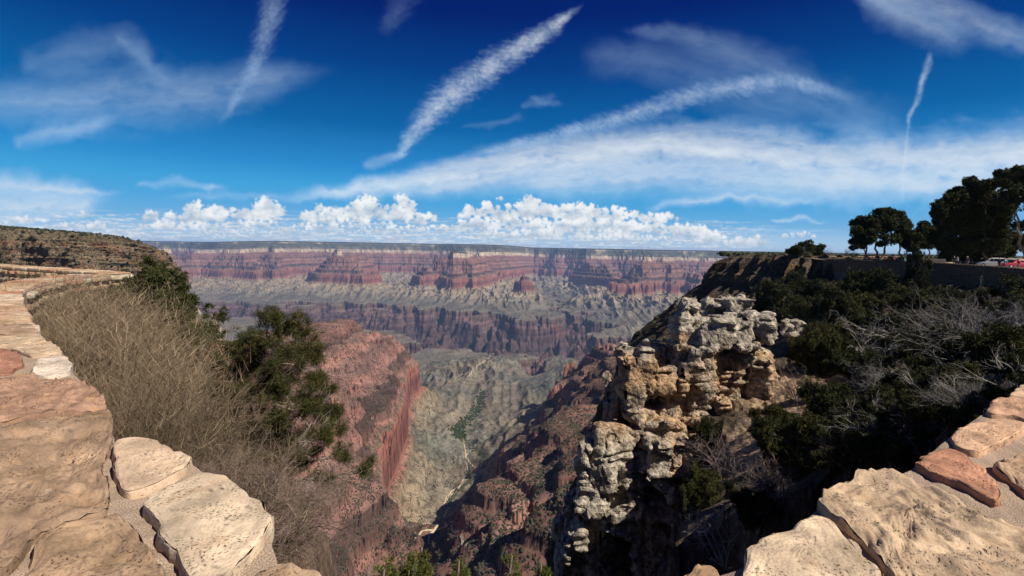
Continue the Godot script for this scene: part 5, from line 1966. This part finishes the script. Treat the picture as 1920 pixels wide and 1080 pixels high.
	for q in tops:
		var p := at(q[0], q[1], q[2])
		var lobes := []
		for k in 6: lobes.append([p + Vector3(r.randf_range(-.35, .35) * k * 0.35, -0.35 - k * 0.42, r.randf_range(-.3, .3)), Vector3(.28 + k * 0.09, .30, .28 + k * 0.09)])
		make_tree("slope_conifer", q[3], "conifer", 80 + int(q[0]), [[p - Vector3(0, 7, 0), p, .09]], lobes, clump_mesh(35, 34, 0.8, 0.10, Vector3(.05, .065, .02), Vector3(.11, .115, .035)), .11, 34, bark, "", 0.08)

# ---------------------------------------------------------------- the rim on the right: wall, trees, cars, people

func rim_top(px: float) -> Vector3:
	# the top of the retaining wall under that column
	var x := 80.0
	var d := x * F / (px - CX)
	var rows := [[1500, 482.5], [1540, 484.5], [1640, 488.0], [1750, 491.5], [1850, 498.0], [1920, 503.0], [2100, 516.0]]
	var py := 516.0
	for i in rows.size() - 1:
		if px <= rows[i + 1][0]:
			py = lerpf(rows[i][1], rows[i + 1][1], clampf((px - rows[i][0]) / (rows[i + 1][0] - rows[i][0]), 0, 1))
			break
	return at(px, py, d)

func car_mesh(length: float, width: float, stations: Array, tone: Vector3) -> ArrayMesh:
	# lofted along x: station x, half width factor, underside, top
	var v := PackedVector3Array()
	var cols := PackedColorArray()
	var ring := 12
	for s in stations:
		var w: float = width * 0.5 * s[1]
		var lo: float = s[2]
		var hi: float = s[3]
		var sh: float = s[4]
		for q in [[-0.86, lo], [-1.0, lo + 0.12], [-1.0, lerpf(lo, sh, 0.6)], [-0.97, sh], [-lerpf(0.97, 0.72, clampf((hi - sh) / 0.5, 0, 1)), hi - 0.05], [-0.6, hi], [0.6, hi], [lerpf(0.97, 0.72, clampf((hi - sh) / 0.5, 0, 1)), hi - 0.05], [0.97, sh], [1.0, lerpf(lo, sh, 0.6)], [1.0, lo + 0.12], [0.86, lo]]:
			v.append(Vector3(s[0] * length * 0.5, q[1], q[0] * w))
			cols.append(Color(tone.x, tone.y, tone.z))
	var idx := PackedInt32Array()
	for j in stations.size() - 1:
		for k in ring:
			var a := j * ring + k
			var b := j * ring + (k + 1) % ring
			idx.append_array([a, b, a + ring, b, b + ring, a + ring])
	for k in range(1, ring - 1):
		idx.append_array([0, k + 1, k])
		var o := (stations.size() - 1) * ring
		idx.append_array([o, o + k, o + k + 1])
	return mesh_of(v, idx, cols)

func make_car(called: String, label: String, tone: Vector3, tall: float, where: Vector3, turn: float) -> Node3D:
	var t := thing(called, label, "car", where, turn, "parked cars on the rim")
	var paint := plain(tone.x, tone.y, tone.z, 0.3)
	paint.clearcoat_enabled = true
	var body := car_mesh(4.6, 1.85, [[-1.0, .82, .45, .80, .72], [-.95, .95, .30, .98, .80], [-.6, 1.0, .24, 1.02, .92], [.30, 1.0, .24, 1.0, .92], [.75, .98, .26, .92, .86], [.96, .92, .32, .80, .72], [1.0, .82, .42, .70, .64]], Vector3.ONE)
	obj("body", body, paint, t)
	var cabin := car_mesh(4.6, 1.72, [[-.94, .95, .90, 1.02, 1.0], [-.82, .95, .90, tall, 1.02], [-.40, .96, .90, tall + .06, 1.02], [.05, .96, .90, tall + .02, 1.02], [.18, .95, .90, tall - .10, 1.02], [.48, .92, .90, .98, .97]], Vector3.ONE)
	obj("cabin", cabin, paint, t)
	var glass := StandardMaterial3D.new()
	glass.albedo_color = lin(.02, .025, .03)
	glass.roughness = 0.08
	for side in [-1, 1]:
		for q in [[-.74, -.46], [-.42, -.08], [-.04, .16]]:
			var b := BoxMesh.new()
			b.size = Vector3((q[1] - q[0]) * 2.3, tall - 1.16, 0.03)
			var w := obj("window", b, glass, t)
			w.position = Vector3((q[0] + q[1]) * 1.15, (tall + 0.98) * 0.5, side * 0.735)
			w.rotation.x = -side * 0.30
	var ws := BoxMesh.new()
	ws.size = Vector3(0.03, 0.72, 1.25)
	var front := obj("windscreen", ws, glass, t)
	front.position = Vector3(.80, (tall + 0.92) * 0.5, 0)
	front.rotation.z = 0.95
	var back := obj("rear_window", ws, glass, t)
	back.position = Vector3(-2.05, (tall + 1.0) * 0.5, 0)
	back.rotation.z = -0.42
	for x in [-1.42, 1.38]:
		for side in [-1, 1]:
			var tyre := CylinderMesh.new()
			tyre.top_radius = 0.33
			tyre.bottom_radius = 0.33
			tyre.height = 0.22
			tyre.radial_segments = 20
			var w := obj("wheel", tyre, M.rubber, t)
			w.position = Vector3(x, 0.33, side * 0.84)
			w.rotation.x = PI / 2
			var hub := CylinderMesh.new()
			hub.top_radius = 0.20
			hub.bottom_radius = 0.20
			hub.height = 0.245
			hub.radial_segments = 12
			obj("rim", hub, M.alloy, w)
	for side in [-1, 1]:
		var lamp := SphereMesh.new()
		lamp.radius = 0.13
		lamp.height = 0.2
		lamp.radial_segments = 10
		lamp.rings = 5
		var l := obj("headlight", lamp, M.alloy, t)
		l.position = Vector3(2.18, 0.66, side * 0.62)
	return t

var body_bones := []

func capsule(p: Vector3, b: Array) -> float:
	var a: Vector3 = b[0]
	var ab: Vector3 = b[1] - a
	var t := clampf((p - a).dot(ab) / maxf(ab.length_squared(), 1e-8), 0.0, 1.0)
	return p.distance_to(a + ab * t) - lerpf(b[2], b[3], t)

func body_distance(p: Vector3) -> float:
	var d := 9.0
	for b in body_bones:
		var c := capsule(p * Vector3(1, 1, b[4]), [b[0] * Vector3(1, 1, b[4]), b[1] * Vector3(1, 1, b[4]), b[2], b[3]])
		var h := clampf(0.5 + 0.5 * (d - c) / 0.05, 0.0, 1.0)
		d = lerpf(d, c, h) - 0.05 * h * (1.0 - h)
	return d

func make_person(label: String, jacket: Vector3, legs: Vector3, hair: Vector3, hat: bool, pose: int, where: Vector3, turn: float, pack := false) -> Node3D:
	var t := thing("person", label, "person", where, turn, "people at the far right parapet")
	var L := [[Vector3(.09, .92, 0), Vector3(.10, .50, .01 + .06 * pose)], [Vector3(-.09, .92, 0), Vector3(-.10, .50, .02 - .05 * pose)]]
	var hands := []
	body_bones = [
		[Vector3(0, .95, 0), Vector3(0, 1.15, 0), .145, .14, 1.3], [Vector3(0, 1.15, 0), Vector3(0, 1.36, -.01), .15, .13, 1.3], [Vector3(-.14, 1.40, 0), Vector3(.14, 1.40, 0), .075, .075, 1.0],
		[Vector3(0, 1.42, 0), Vector3(0, 1.53, .01), .055, .052, 1.0], [Vector3(0, 1.60, .01), Vector3(0, 1.68, .0), .082, .09, 1.05], [Vector3(0, 1.55, .05), Vector3(0, 1.57, .06), .05, .05, 1.0], [Vector3(0, 1.60, .09), Vector3(0, 1.625, .10), .014, .010, 1.0],
	]
	for k in 2:
		var s := 1.0 if k == 0 else -1.0
		body_bones.append([L[k][0], L[k][1], .088, .060, 1.0])
		var ankle := Vector3(L[k][1].x + s * .01, .09, L[k][1].z - .02)
		body_bones.append([L[k][1], ankle, .060, .042, 1.0])
		body_bones.append([ankle + Vector3(0, -.04, 0), ankle + Vector3(s * .02, -.05, .15), .042, .036, 1.0])
		var shoulder := Vector3(s * .185, 1.39, 0)
		var elbow := shoulder + (Vector3(s * .06, -.27, -.03) if pose < 2 else Vector3(s * .09, -.24, .08))
		var wrist := elbow + (Vector3(s * .01, -.24, .06) if pose < 1 else Vector3(-s * .07, -.08, .22))
		body_bones.append([shoulder, elbow, .058, .045, 1.0])
		body_bones.append([elbow, wrist, .045, .032, 1.0])
		hands.append([wrist, (wrist - elbow).normalized(), s])
	var r := surface_nets(Vector3(-.45, -.02, -.3), Vector3(.45, 1.82, .42), 0.032, body_distance, 0.02)
	var v: PackedVector3Array = r[0]
	var cols := PackedColorArray()
	for p in v:
		var c := jacket
		if p.y > 1.50: c = Vector3(.50, .32, .24)
		elif p.y < 0.96 and absf(p.x) < 0.205 and p.y < 0.94: c = legs
		if p.y < 0.12: c = Vector3(.05, .045, .04)
		cols.append(Color(c.x, c.y, c.z))
	obj("body", mesh_of(v, r[1], cols, PackedVector2Array(), smooth_normals(v, r[1])), M.cloth, t)
	for h in hands:
		body_bones = []
		var o: Vector3 = h[0]
		var dir: Vector3 = h[1]
		var across := dir.cross(Vector3(h[2], 0, 0.2)).normalized()
		body_bones.append([o, o + dir * .075, .030, .026, 1.0])
		for q in 4:
			var root: Vector3 = o + dir * .085 + across * (q - 1.5) * .019
			var knuckle: Vector3 = root + dir * [.036, .042, .040, .032][q]
			body_bones.append([root, knuckle, .0095, .009, 1.0])
			body_bones.append([knuckle, knuckle + (dir + Vector3(-h[2] * .5, 0, .1)).normalized() * .035, .009, .008, 1.0])
		var thumb: Vector3 = o + dir * .03 + across * -.03
		body_bones.append([thumb, thumb + (dir * .7 - across * .7).normalized() * .05, .012, .009, 1.0])
		var hr := surface_nets(o - Vector3.ONE * .12, o + dir * .1 + Vector3.ONE * .12, 0.009, body_distance, 0.01)
		var hv: PackedVector3Array = hr[0]
		var hc := PackedColorArray()
		for p in hv: hc.append(Color(.50, .32, .24))
		obj("hand", mesh_of(hv, hr[1], hc, PackedVector2Array(), smooth_normals(hv, hr[1])), M.cloth, t)
	for s in [-1, 1]:
		var e := SphereMesh.new()
		e.radius = .011
		e.height = .02
		e.radial_segments = 8
		e.rings = 4
		var eye := obj("eye", e, M.rubber, t)
		eye.position = Vector3(s * .032, 1.645, .083)
	var cap := SphereMesh.new()
	cap.radius = .104
	cap.height = .19
	cap.radial_segments = 18
	cap.rings = 10
	var hm := obj("hair", cap, plain(hair.x, hair.y, hair.z), t)
	hm.position = Vector3(0, 1.695, -.022)
	if hat:
		var brim := CylinderMesh.new()
		brim.top_radius = .15
		brim.bottom_radius = .185
		brim.height = .02
		var b := obj("hat_brim", brim, plain(.42, .34, .24), t)
		b.position = Vector3(0, 1.725, 0)
		var crown := CylinderMesh.new()
		crown.top_radius = .085
		crown.bottom_radius = .112
		crown.height = .11
		var c := obj("hat_crown", crown, plain(.42, .34, .24), t)
		c.position = Vector3(0, 1.785, 0)
	if pack:
		var bag := CapsuleMesh.new()
		bag.radius = .15
		bag.height = .48
		var bg := obj("backpack", bag, plain(.06, .10, .16), t)
		bg.position = Vector3(0, 1.22, -.2)
	return t

func build_rim() -> void:
	M.rubber = plain(.02, .02, .02, 0.8)
	M.alloy = plain(.55, .56, .58, 0.3)
	M.alloy.metallic = 0.6
	M.cloth = plain(1, 1, 1, 0.9)
	var r := RandomNumberGenerator.new()
	r.seed = 37
	# ground of the rim
	var edge := []
	for px in [2100, 2000, 1920, 1850, 1750, 1640, 1560]: edge.append(rim_top(px) - Vector3(0, 0.45, 0))
	for q in [[1480, 480.5, 138], [1410, 478.2, 150], [1378, 479.0, 165], [1362, 485.0, 190], [1352, 495.0, 240]]: edge.append(at(q[0], q[1], q[2]))
	var v := PackedVector3Array()
	var idx := PackedInt32Array()
	for e in edge:
		v.append(e)
		v.append(Vector3(e.x + 60.0, e.y + 0.15, e.z - 12.0))
		v.append(Vector3(e.x + 900.0, e.y + 1.0, e.z * 3.0 - 60.0))
	for i in edge.size() - 1:
		for k in 2:
			var a := i * 3 + k
			idx.append_array([a, a + 3, a + 1, a + 1, a + 3, a + 4])
	struct("rim_ground", mesh_of(v, idx), M.soil_flat)
	# the retaining wall: stones in rough courses, cut in the mortar
	var w := thing("retaining_wall", "tall shaded retaining wall of dark rubble stone below the right hand trees", "wall")
	var core := PackedVector3Array()
	var cidx := PackedInt32Array()
	var ccol := PackedColorArray()
	var steps := 40
	for i in steps + 1:
		var px := lerpf(2080.0, 1500.0, i / float(steps))
		var top := rim_top(px)
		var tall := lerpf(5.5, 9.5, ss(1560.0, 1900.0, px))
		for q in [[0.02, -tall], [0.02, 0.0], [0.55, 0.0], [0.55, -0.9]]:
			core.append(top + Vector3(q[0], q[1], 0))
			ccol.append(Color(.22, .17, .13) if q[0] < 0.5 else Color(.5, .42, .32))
		if i:
			for k in 3:
				var a := (i - 1) * 4 + k
				cidx.append_array([a, a + 1, a + 4, a + 1, a + 5, a + 4])
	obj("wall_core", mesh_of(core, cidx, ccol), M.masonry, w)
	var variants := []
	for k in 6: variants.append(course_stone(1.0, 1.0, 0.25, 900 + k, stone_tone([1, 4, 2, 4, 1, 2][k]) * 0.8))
	var pieces := []
	for k in 6: pieces.append([])
	var z := -72.0
	var made := 0
	for row in 22:
		var y0 := -0.22 - row * 0.42
		var u := 70.0 + r.randf() * 0.5
		while u < 138.0:
			var len := r.randf_range(0.35, 1.0)
			var h := r.randf_range(0.30, 0.40)
			var px := CX + 80.0 / (u + len * 0.5) * F
			var top := rim_top(px)
			var tall := lerpf(3.2, 8.5, ss(1560.0, 1900.0, px))
			if -y0 < tall - 0.1:
				var b := Basis(Vector3.UP, -PI / 2) * Basis.from_scale(Vector3(len - 0.05, h, 1.0))
				var tr := Transform3D(b, Vector3(top.x - 0.01, top.y + y0 + r.randf_range(-.04, .04), -(u + len * 0.5)))
				if u < 88.0 and made < 290:
					var o := obj("wall_stone", variants[made % 6], M.masonry, w)
					o.transform = tr
					made += 1
				else:
					pieces[r.randi() % 6].append(tr)
			u += len
	for k in 6: scatter("far_wall_stones", variants[k], M.masonry, pieces[k], PackedColorArray(), w)
	# a low sunlit wall behind the corner and the kerb stones on the parapet
	var low := thing("low_wall", "low sunlit reddish stone wall at the rim, left of the tree group", "wall")
	var a := at(1545, 486, 133)
	var b2 := at(1692, 488, 122)
	var along := (b2 - a)
	var runs := 26
	for i in runs:
		for row in 2:
			var o := obj("wall_stone", variants[(i + row * 2) % 6], M.low_stone, low)
			o.position = a + along * ((i + 0.5 + row * 0.4) / runs) + Vector3(0, 0.25 + row * 0.45, 0)
			o.scale = Vector3(along.length() / runs * 0.96, 0.42, 1.6)
			o.rotation.y = atan2(-along.z, along.x)
	# trees on the rim
	var leaf := clump_mesh(36, 30, 0.75, 0.22, Vector3(.026, .034, .014), Vector3(.052, .06, .022))
	var bark := Vector3(.16, .13, .11)
	var G := "trees on the right hand rim"
	var D := 115.0
	var tf := func(px: float, py: float, d: float) -> Vector3: return at(px, py, d)
	make_tree("rim_tree", "wide spreading pinyon with several bare trunks, leftmost of the rim trees", "tree", 201,
		[[at(1622, 486, D), at(1625, 450, D), .22], [at(1645, 487, D), at(1640, 440, D), .24], [at(1650, 487, D - 2), at(1668, 440, D - 2), .24], [at(1630, 486, D + 2), at(1612, 455, D + 2), .16], [at(1690, 486, D), at(1684, 445, D), .2]],
		[[at(1612, 438, D), Vector3(2.58, 2.28, 2.64)], [at(1628, 415, D), Vector3(2.69, 1.92, 2.64)], [at(1652, 404, D), Vector3(3.14, 2.04, 2.86)], [at(1678, 420, D), Vector3(2.80, 2.28, 2.64)], [at(1648, 432, D), Vector3(3.36, 2.40, 3.08)], [at(1605, 458, D), Vector3(1.68, 1.20, 1.76)], [at(1688, 444, D), Vector3(2.24, 1.80, 2.20)], [at(1668, 450, D - 2), Vector3(2.24, 1.44, 2.20)]], leaf, .36, 9.0, bark, G, 0.02)
	D = 112.0
	make_tree("rim_tree", "lower round tree between the wide pinyon and the big dark tree", "tree", 202, [[at(1722, 490, D), at(1722, 450, D), .2], [at(1742, 490, D), at(1738, 455, D), .16]],
		[[at(1716, 440, D), Vector3(2.24, 1.92, 2.20)], [at(1735, 432, D), Vector3(2.46, 1.80, 2.20)], [at(1725, 455, D), Vector3(2.91, 1.92, 2.20)], [at(1748, 452, D), Vector3(2.02, 1.80, 1.98)]], leaf, .34, 10.0, bark, G, 0.0)
	D = 100.0
	make_tree("rim_tree", "biggest and densest dark tree on the rim, over the parked cars", "tree", 203, [[at(1795, 494, D), at(1797, 430, D), .3], [at(1850, 494, D), at(1840, 420, D), .3], [at(1822, 493, D + 3), at(1822, 420, D + 3), .25]],
		[[at(1775, 478, D), Vector3(1.79, 1.20, 1.98)], [at(1815, 482, D + 4), Vector3(3.36, 1.20, 2.20)], [at(1870, 470, D + 3), Vector3(3.36, 1.92, 2.64)], [at(1900, 455, D + 3), Vector3(2.69, 2.64, 2.64)], [at(1782, 400, D), Vector3(2.69, 2.88, 2.75)], [at(1800, 372, D), Vector3(2.91, 2.40, 2.86)], [at(1830, 358, D), Vector3(3.14, 2.40, 3.08)], [at(1860, 372, D), Vector3(3.14, 2.88, 3.08)], [at(1780, 440, D), Vector3(2.46, 2.88, 2.64)], [at(1812, 415, D), Vector3(3.81, 3.60, 3.52)], [at(1850, 412, D), Vector3(3.81, 3.60, 3.52)], [at(1795, 465, D), Vector3(2.91, 1.68, 2.64)], [at(1835, 460, D), Vector3(3.58, 1.92, 3.30)], [at(1878, 440, D), Vector3(2.69, 2.88, 2.64)], [at(1768, 462, D), Vector3(1.57, 1.68, 1.76)]], leaf, .38, 9.0, bark, G, -0.12)
	D = 92.0
	make_tree("rim_tree", "tall open tree at the right edge, its limbs showing against the sky", "tree", 204, [[at(1925, 500, D), at(1905, 400, D), .32], [at(1915, 440, D), at(1890, 370, D), .18]],
		[[at(1905, 325, D), Vector3(2.69, 1.80, 2.53)], [at(1880, 345, D), Vector3(2.13, 1.56, 1.98)], [at(1935, 330, D), Vector3(2.91, 2.04, 2.53)], [at(1915, 362, D), Vector3(2.69, 1.56, 2.42)], [at(1890, 385, D), Vector3(2.02, 1.56, 1.98)], [at(1950, 380, D), Vector3(3.14, 2.64, 2.64)], [at(1935, 425, D), Vector3(2.46, 1.92, 2.20)]], leaf, .34, 8.5, bark, G, 0.12)
	D = 136.0
	make_tree("rim_bush", "rounded lone bush on the right cliff's top against the sky", "bush", 205, [[at(1512, 484, D), at(1512, 468, D), .12]],
		[[at(1495, 469, D), Vector3(2.24, 1.44, 2.20)], [at(1512, 463, D), Vector3(2.46, 1.56, 2.20)], [at(1530, 468, D), Vector3(2.13, 1.44, 1.98)], [at(1512, 474, D), Vector3(3.81, 1.20, 2.64)]], leaf, .3, 9.0, bark, "", 0.0)
	var tw := twig_mesh(212, 14, 1.0, 0.7, 4, .012, Vector3(.12, .10, .09))
	var t := thing("bare_shrub", "small leafless shrub at the right side of the lone bush on the cliff top", "shrub", at(1538, 483, 135), 0.0)
	obj("twigs", tw, M.wood, t).scale = Vector3(4.0, 4.2, 4.0)
	t = thing("bare_shrub", "thin see-through shrub left of the wide pinyon on the rim", "shrub", at(1592, 485, 118), 0.0)
	obj("twigs", tw, M.wood, t).scale = Vector3(2.6, 3.4, 2.6)
	# far woods along the level rim behind
	var places := []
	var tints := PackedColorArray()
	for i in 1500:
		var px := r.randf_range(1345.0, 2150.0)
		var d := r.randf_range(150.0, 700.0)
		if px > 1560.0 and px < 1720.0 and d < 420.0: continue
		if d < 175.0 + ss(1500.0, 1380.0, px) * 60.0: continue
		var p := at(px, CY, d)
		var k := r.randf_range(1.0, 2.2)
		places.append(Transform3D(Basis(Vector3.UP, r.randf() * TAU).scaled(Vector3(k, k * 1.3, k)), Vector3(p.x, -2.4, p.z)))
		var g := r.randf_range(0.6, 1.2)
		tints.append(Color(.034 * g, .042 * g, .02 * g))
	tag(scatter("rim_woods", lump_mesh(8), M.needle, places, tints), "low dark woods along the level rim behind the right cliff", "woods", "", "stuff")
	# woods and shrubs on the left promontory
	places = []
	tints = PackedColorArray()
	var lc: PackedVector3Array = M.left_cliff_points
	for i in 9000:
		var j := int(pow(r.randf(), 1.9) * 120.0)
		var p := lc[j * 420 + r.randi_range(0, 419)]
		var q := lc[mini(j + 1, 149) * 420]
		var k := r.randf_range(0.8, 2.4) if j > 52 else r.randf_range(1.3, 3.2)
		places.append(Transform3D(Basis(Vector3.UP, r.randf() * TAU).scaled(Vector3(k, k * 1.15, k)), p + Vector3(r.randfn() * 2.0, -0.2, r.randfn() * 2.0)))
		var g := r.randf_range(0.6, 1.3)
		tints.append(Color(.026 * g, .030 * g, .016 * g))
	tag(scatter("cliff_woods", lump_mesh(9), M.needle, places, tints), "dark low woods and shrubs on top and ledges of the left cliff", "woods", "", "stuff")
	places = []
	tints = PackedColorArray()
	var rc: PackedVector3Array = M.right_cliff_points
	for i in 1500:
		var p: Vector3 = rc[r.randi_range(8, 100) * 300 + r.randi_range(30, 285)]
		var k := r.randf_range(0.25, 0.9)
		places.append(Transform3D(Basis(Vector3.UP, r.randf() * TAU).scaled(Vector3(k, k, k)), p - Vector3(0, 0.1, 0)))
		var g := r.randf_range(0.6, 1.3)
		tints.append(Color(.030 * g, .034 * g, .018 * g))
	tag(scatter("cliff_scrub", lump_mesh(10), M.needle, places, tints), "dark low shrubs on the ledges and slope of the right cliff", "scrub", "", "stuff")
	# cars
	make_car("parked_suv", "white parked off-road car under the biggest rim tree", Vector3(.74, .76, .76), 1.72, Vector3(0, 0, 0), 0.0)
	var suv: Node3D = get_node("parked_suv")
	var g0 := func(px: float, d: float) -> Vector3:
		var q := at(px, CY, d)
		return Vector3(q.x, -2.05, -d)
	suv.position = g0.call(1861, 98.0)
	suv.rotation.y = 2.5
	make_car("parked_car", "crimson parked car beside the person in red at the right edge", Vector3(.42, .02, .06), 1.45, g0.call(1907, 90.0), 2.9)
	make_car("parked_car", "dark red parked car in the shade under the wide pinyon", Vector3(.16, .02, .025), 1.5, g0.call(1678, 124.0), 0.5)
	make_car("parked_car", "dark green parked car right of the dark red one, in the shade", Vector3(.03, .06, .05), 1.5, g0.call(1700, 122.0), 0.4)
	make_car("parked_car", "dark blue parked car behind the people near the right edge", Vector3(.03, .05, .12), 1.5, g0.call(1884, 100.0), 2.6)
	make_car("parked_car", "black parked car left of the white one, among the tree trunks", Vector3(.02, .02, .022), 1.5, g0.call(1825, 104.0), 2.8)
	# people along the wall
	var ground := func(px: float) -> Vector3:
		var q := rim_top(px)
		return Vector3(q.x + 1.4, q.y - 0.45, q.z)
	make_person("person in a bright red jacket and jeans standing by the crimson car", Vector3(.55, .02, .045), Vector3(.10, .16, .26), Vector3(.05, .035, .03), false, 1, ground.call(1893), -1.7)
	make_person("person in black standing in front of the white car", Vector3(.02, .02, .024), Vector3(.025, .025, .03), Vector3(.02, .015, .012), false, 0, ground.call(1858), -1.5)
	make_person("person in pale blue and dark trousers right of the one in black", Vector3(.26, .36, .46), Vector3(.05, .06, .10), Vector3(.06, .04, .03), false, 1, ground.call(1868), -2.0, true)
	make_person("person in a tan brimmed hat and dark coat near the middle of the wall", Vector3(.06, .07, .10), Vector3(.10, .11, .14), Vector3(.08, .06, .05), true, 0, ground.call(1799), -1.2)
	make_person("person in grey and white next to the low barrier, left of the hat wearer", Vector3(.42, .42, .44), Vector3(.04, .04, .05), Vector3(.04, .03, .02), false, 1, ground.call(1781), -1.9)
	make_person("person in dark clothes leftmost of the group beside the barrier", Vector3(.05, .05, .06), Vector3(.03, .03, .035), Vector3(.22, .14, .07), false, 2, ground.call(1775), -0.8)
	make_person("dark figure sitting height apart under the wide pinyon", Vector3(.02, .02, .022), Vector3(.02, .02, .025), Vector3(.02, .02, .02), false, 0, ground.call(1635), -1.4)
	# pale road surface seen between the trunks, and the pale barrier board
	var board := thing("barrier", "pale wooden barrier of planks behind the wall, left of the group of people", "barrier", g0.call(1762, 96.0), 0.0)
	for k in 3:
		var bm := BoxMesh.new()
		bm.size = Vector3(2.4, 0.22, 0.06)
		obj("plank", bm, M.plank, board).position = Vector3(0, 0.75 + k * 0.26, 0)
	for s in [-1, 1]:
		var pm := BoxMesh.new()
		pm.size = Vector3(0.12, 1.45, 0.12)
		obj("post", pm, M.plank, board).position = Vector3(s * 1.15, 0.7, -0.1)

func _ready() -> void:
	rng.seed = 7
	var cam := Camera3D.new()
	cam.name = "camera"
	cam.projection = Camera3D.PROJECTION_FRUSTUM
	cam.near = 0.1
	cam.far = 40000.0
	cam.size = 0.1 * 1080.0 / F
	cam.frustum_offset = Vector2(0, -0.1 * 75.0 / F)
	cam.rotation.z = ROLL
	add_child(cam)
	cam.current = true

	var env := Environment.new()
	env.background_mode = Environment.BG_SKY
	env.background_energy_multiplier = 0.64
	env.sky = Sky.new()
	var sm := PanoramaSkyMaterial.new()
	sm.panorama = ImageTexture.create_from_image(sky_image())
	env.sky.sky_material = sm
	env.tonemap_mode = Environment.TONE_MAPPER_LINEAR
	env.tonemap_exposure = 1.5
	env.sdfgi_enabled = true
	env.ssao_enabled = true
	env.ssil_enabled = true
	env.fog_enabled = true
	env.fog_density = 0.000026
	env.fog_light_color = Color(0.62, 0.76, 1.0)
	var we := WorldEnvironment.new()
	we.name = "world_environment"
	we.environment = env
	add_child(we)

	var sun := DirectionalLight3D.new()
	sun.name = "sun"
	sun.light_energy = 1.6
	sun.light_color = Color(1.0, 0.955, 0.88)
	sun.light_angular_distance = 0.5
	sun.shadow_enabled = true
	add_child(sun)
	sun.look_at_from_position(Vector3.ZERO, -Vector3(0.59, 0.72, 0.36))

	var t0 := Time.get_ticks_msec()
	build_canyon()
	print("canyon ", Time.get_ticks_msec() - t0)
	make_materials()
	build_promontories()
	print("promontories ", Time.get_ticks_msec() - t0)
	build_slopes()
	print("slopes ", Time.get_ticks_msec() - t0)
	build_pillar()
	print("pillar ", Time.get_ticks_msec() - t0)
	build_parapet()
	print("parapet ", Time.get_ticks_msec() - t0)
	build_plants()
	print("plants ", Time.get_ticks_msec() - t0)
	build_rim()
	print("rim ", Time.get_ticks_msec() - t0)
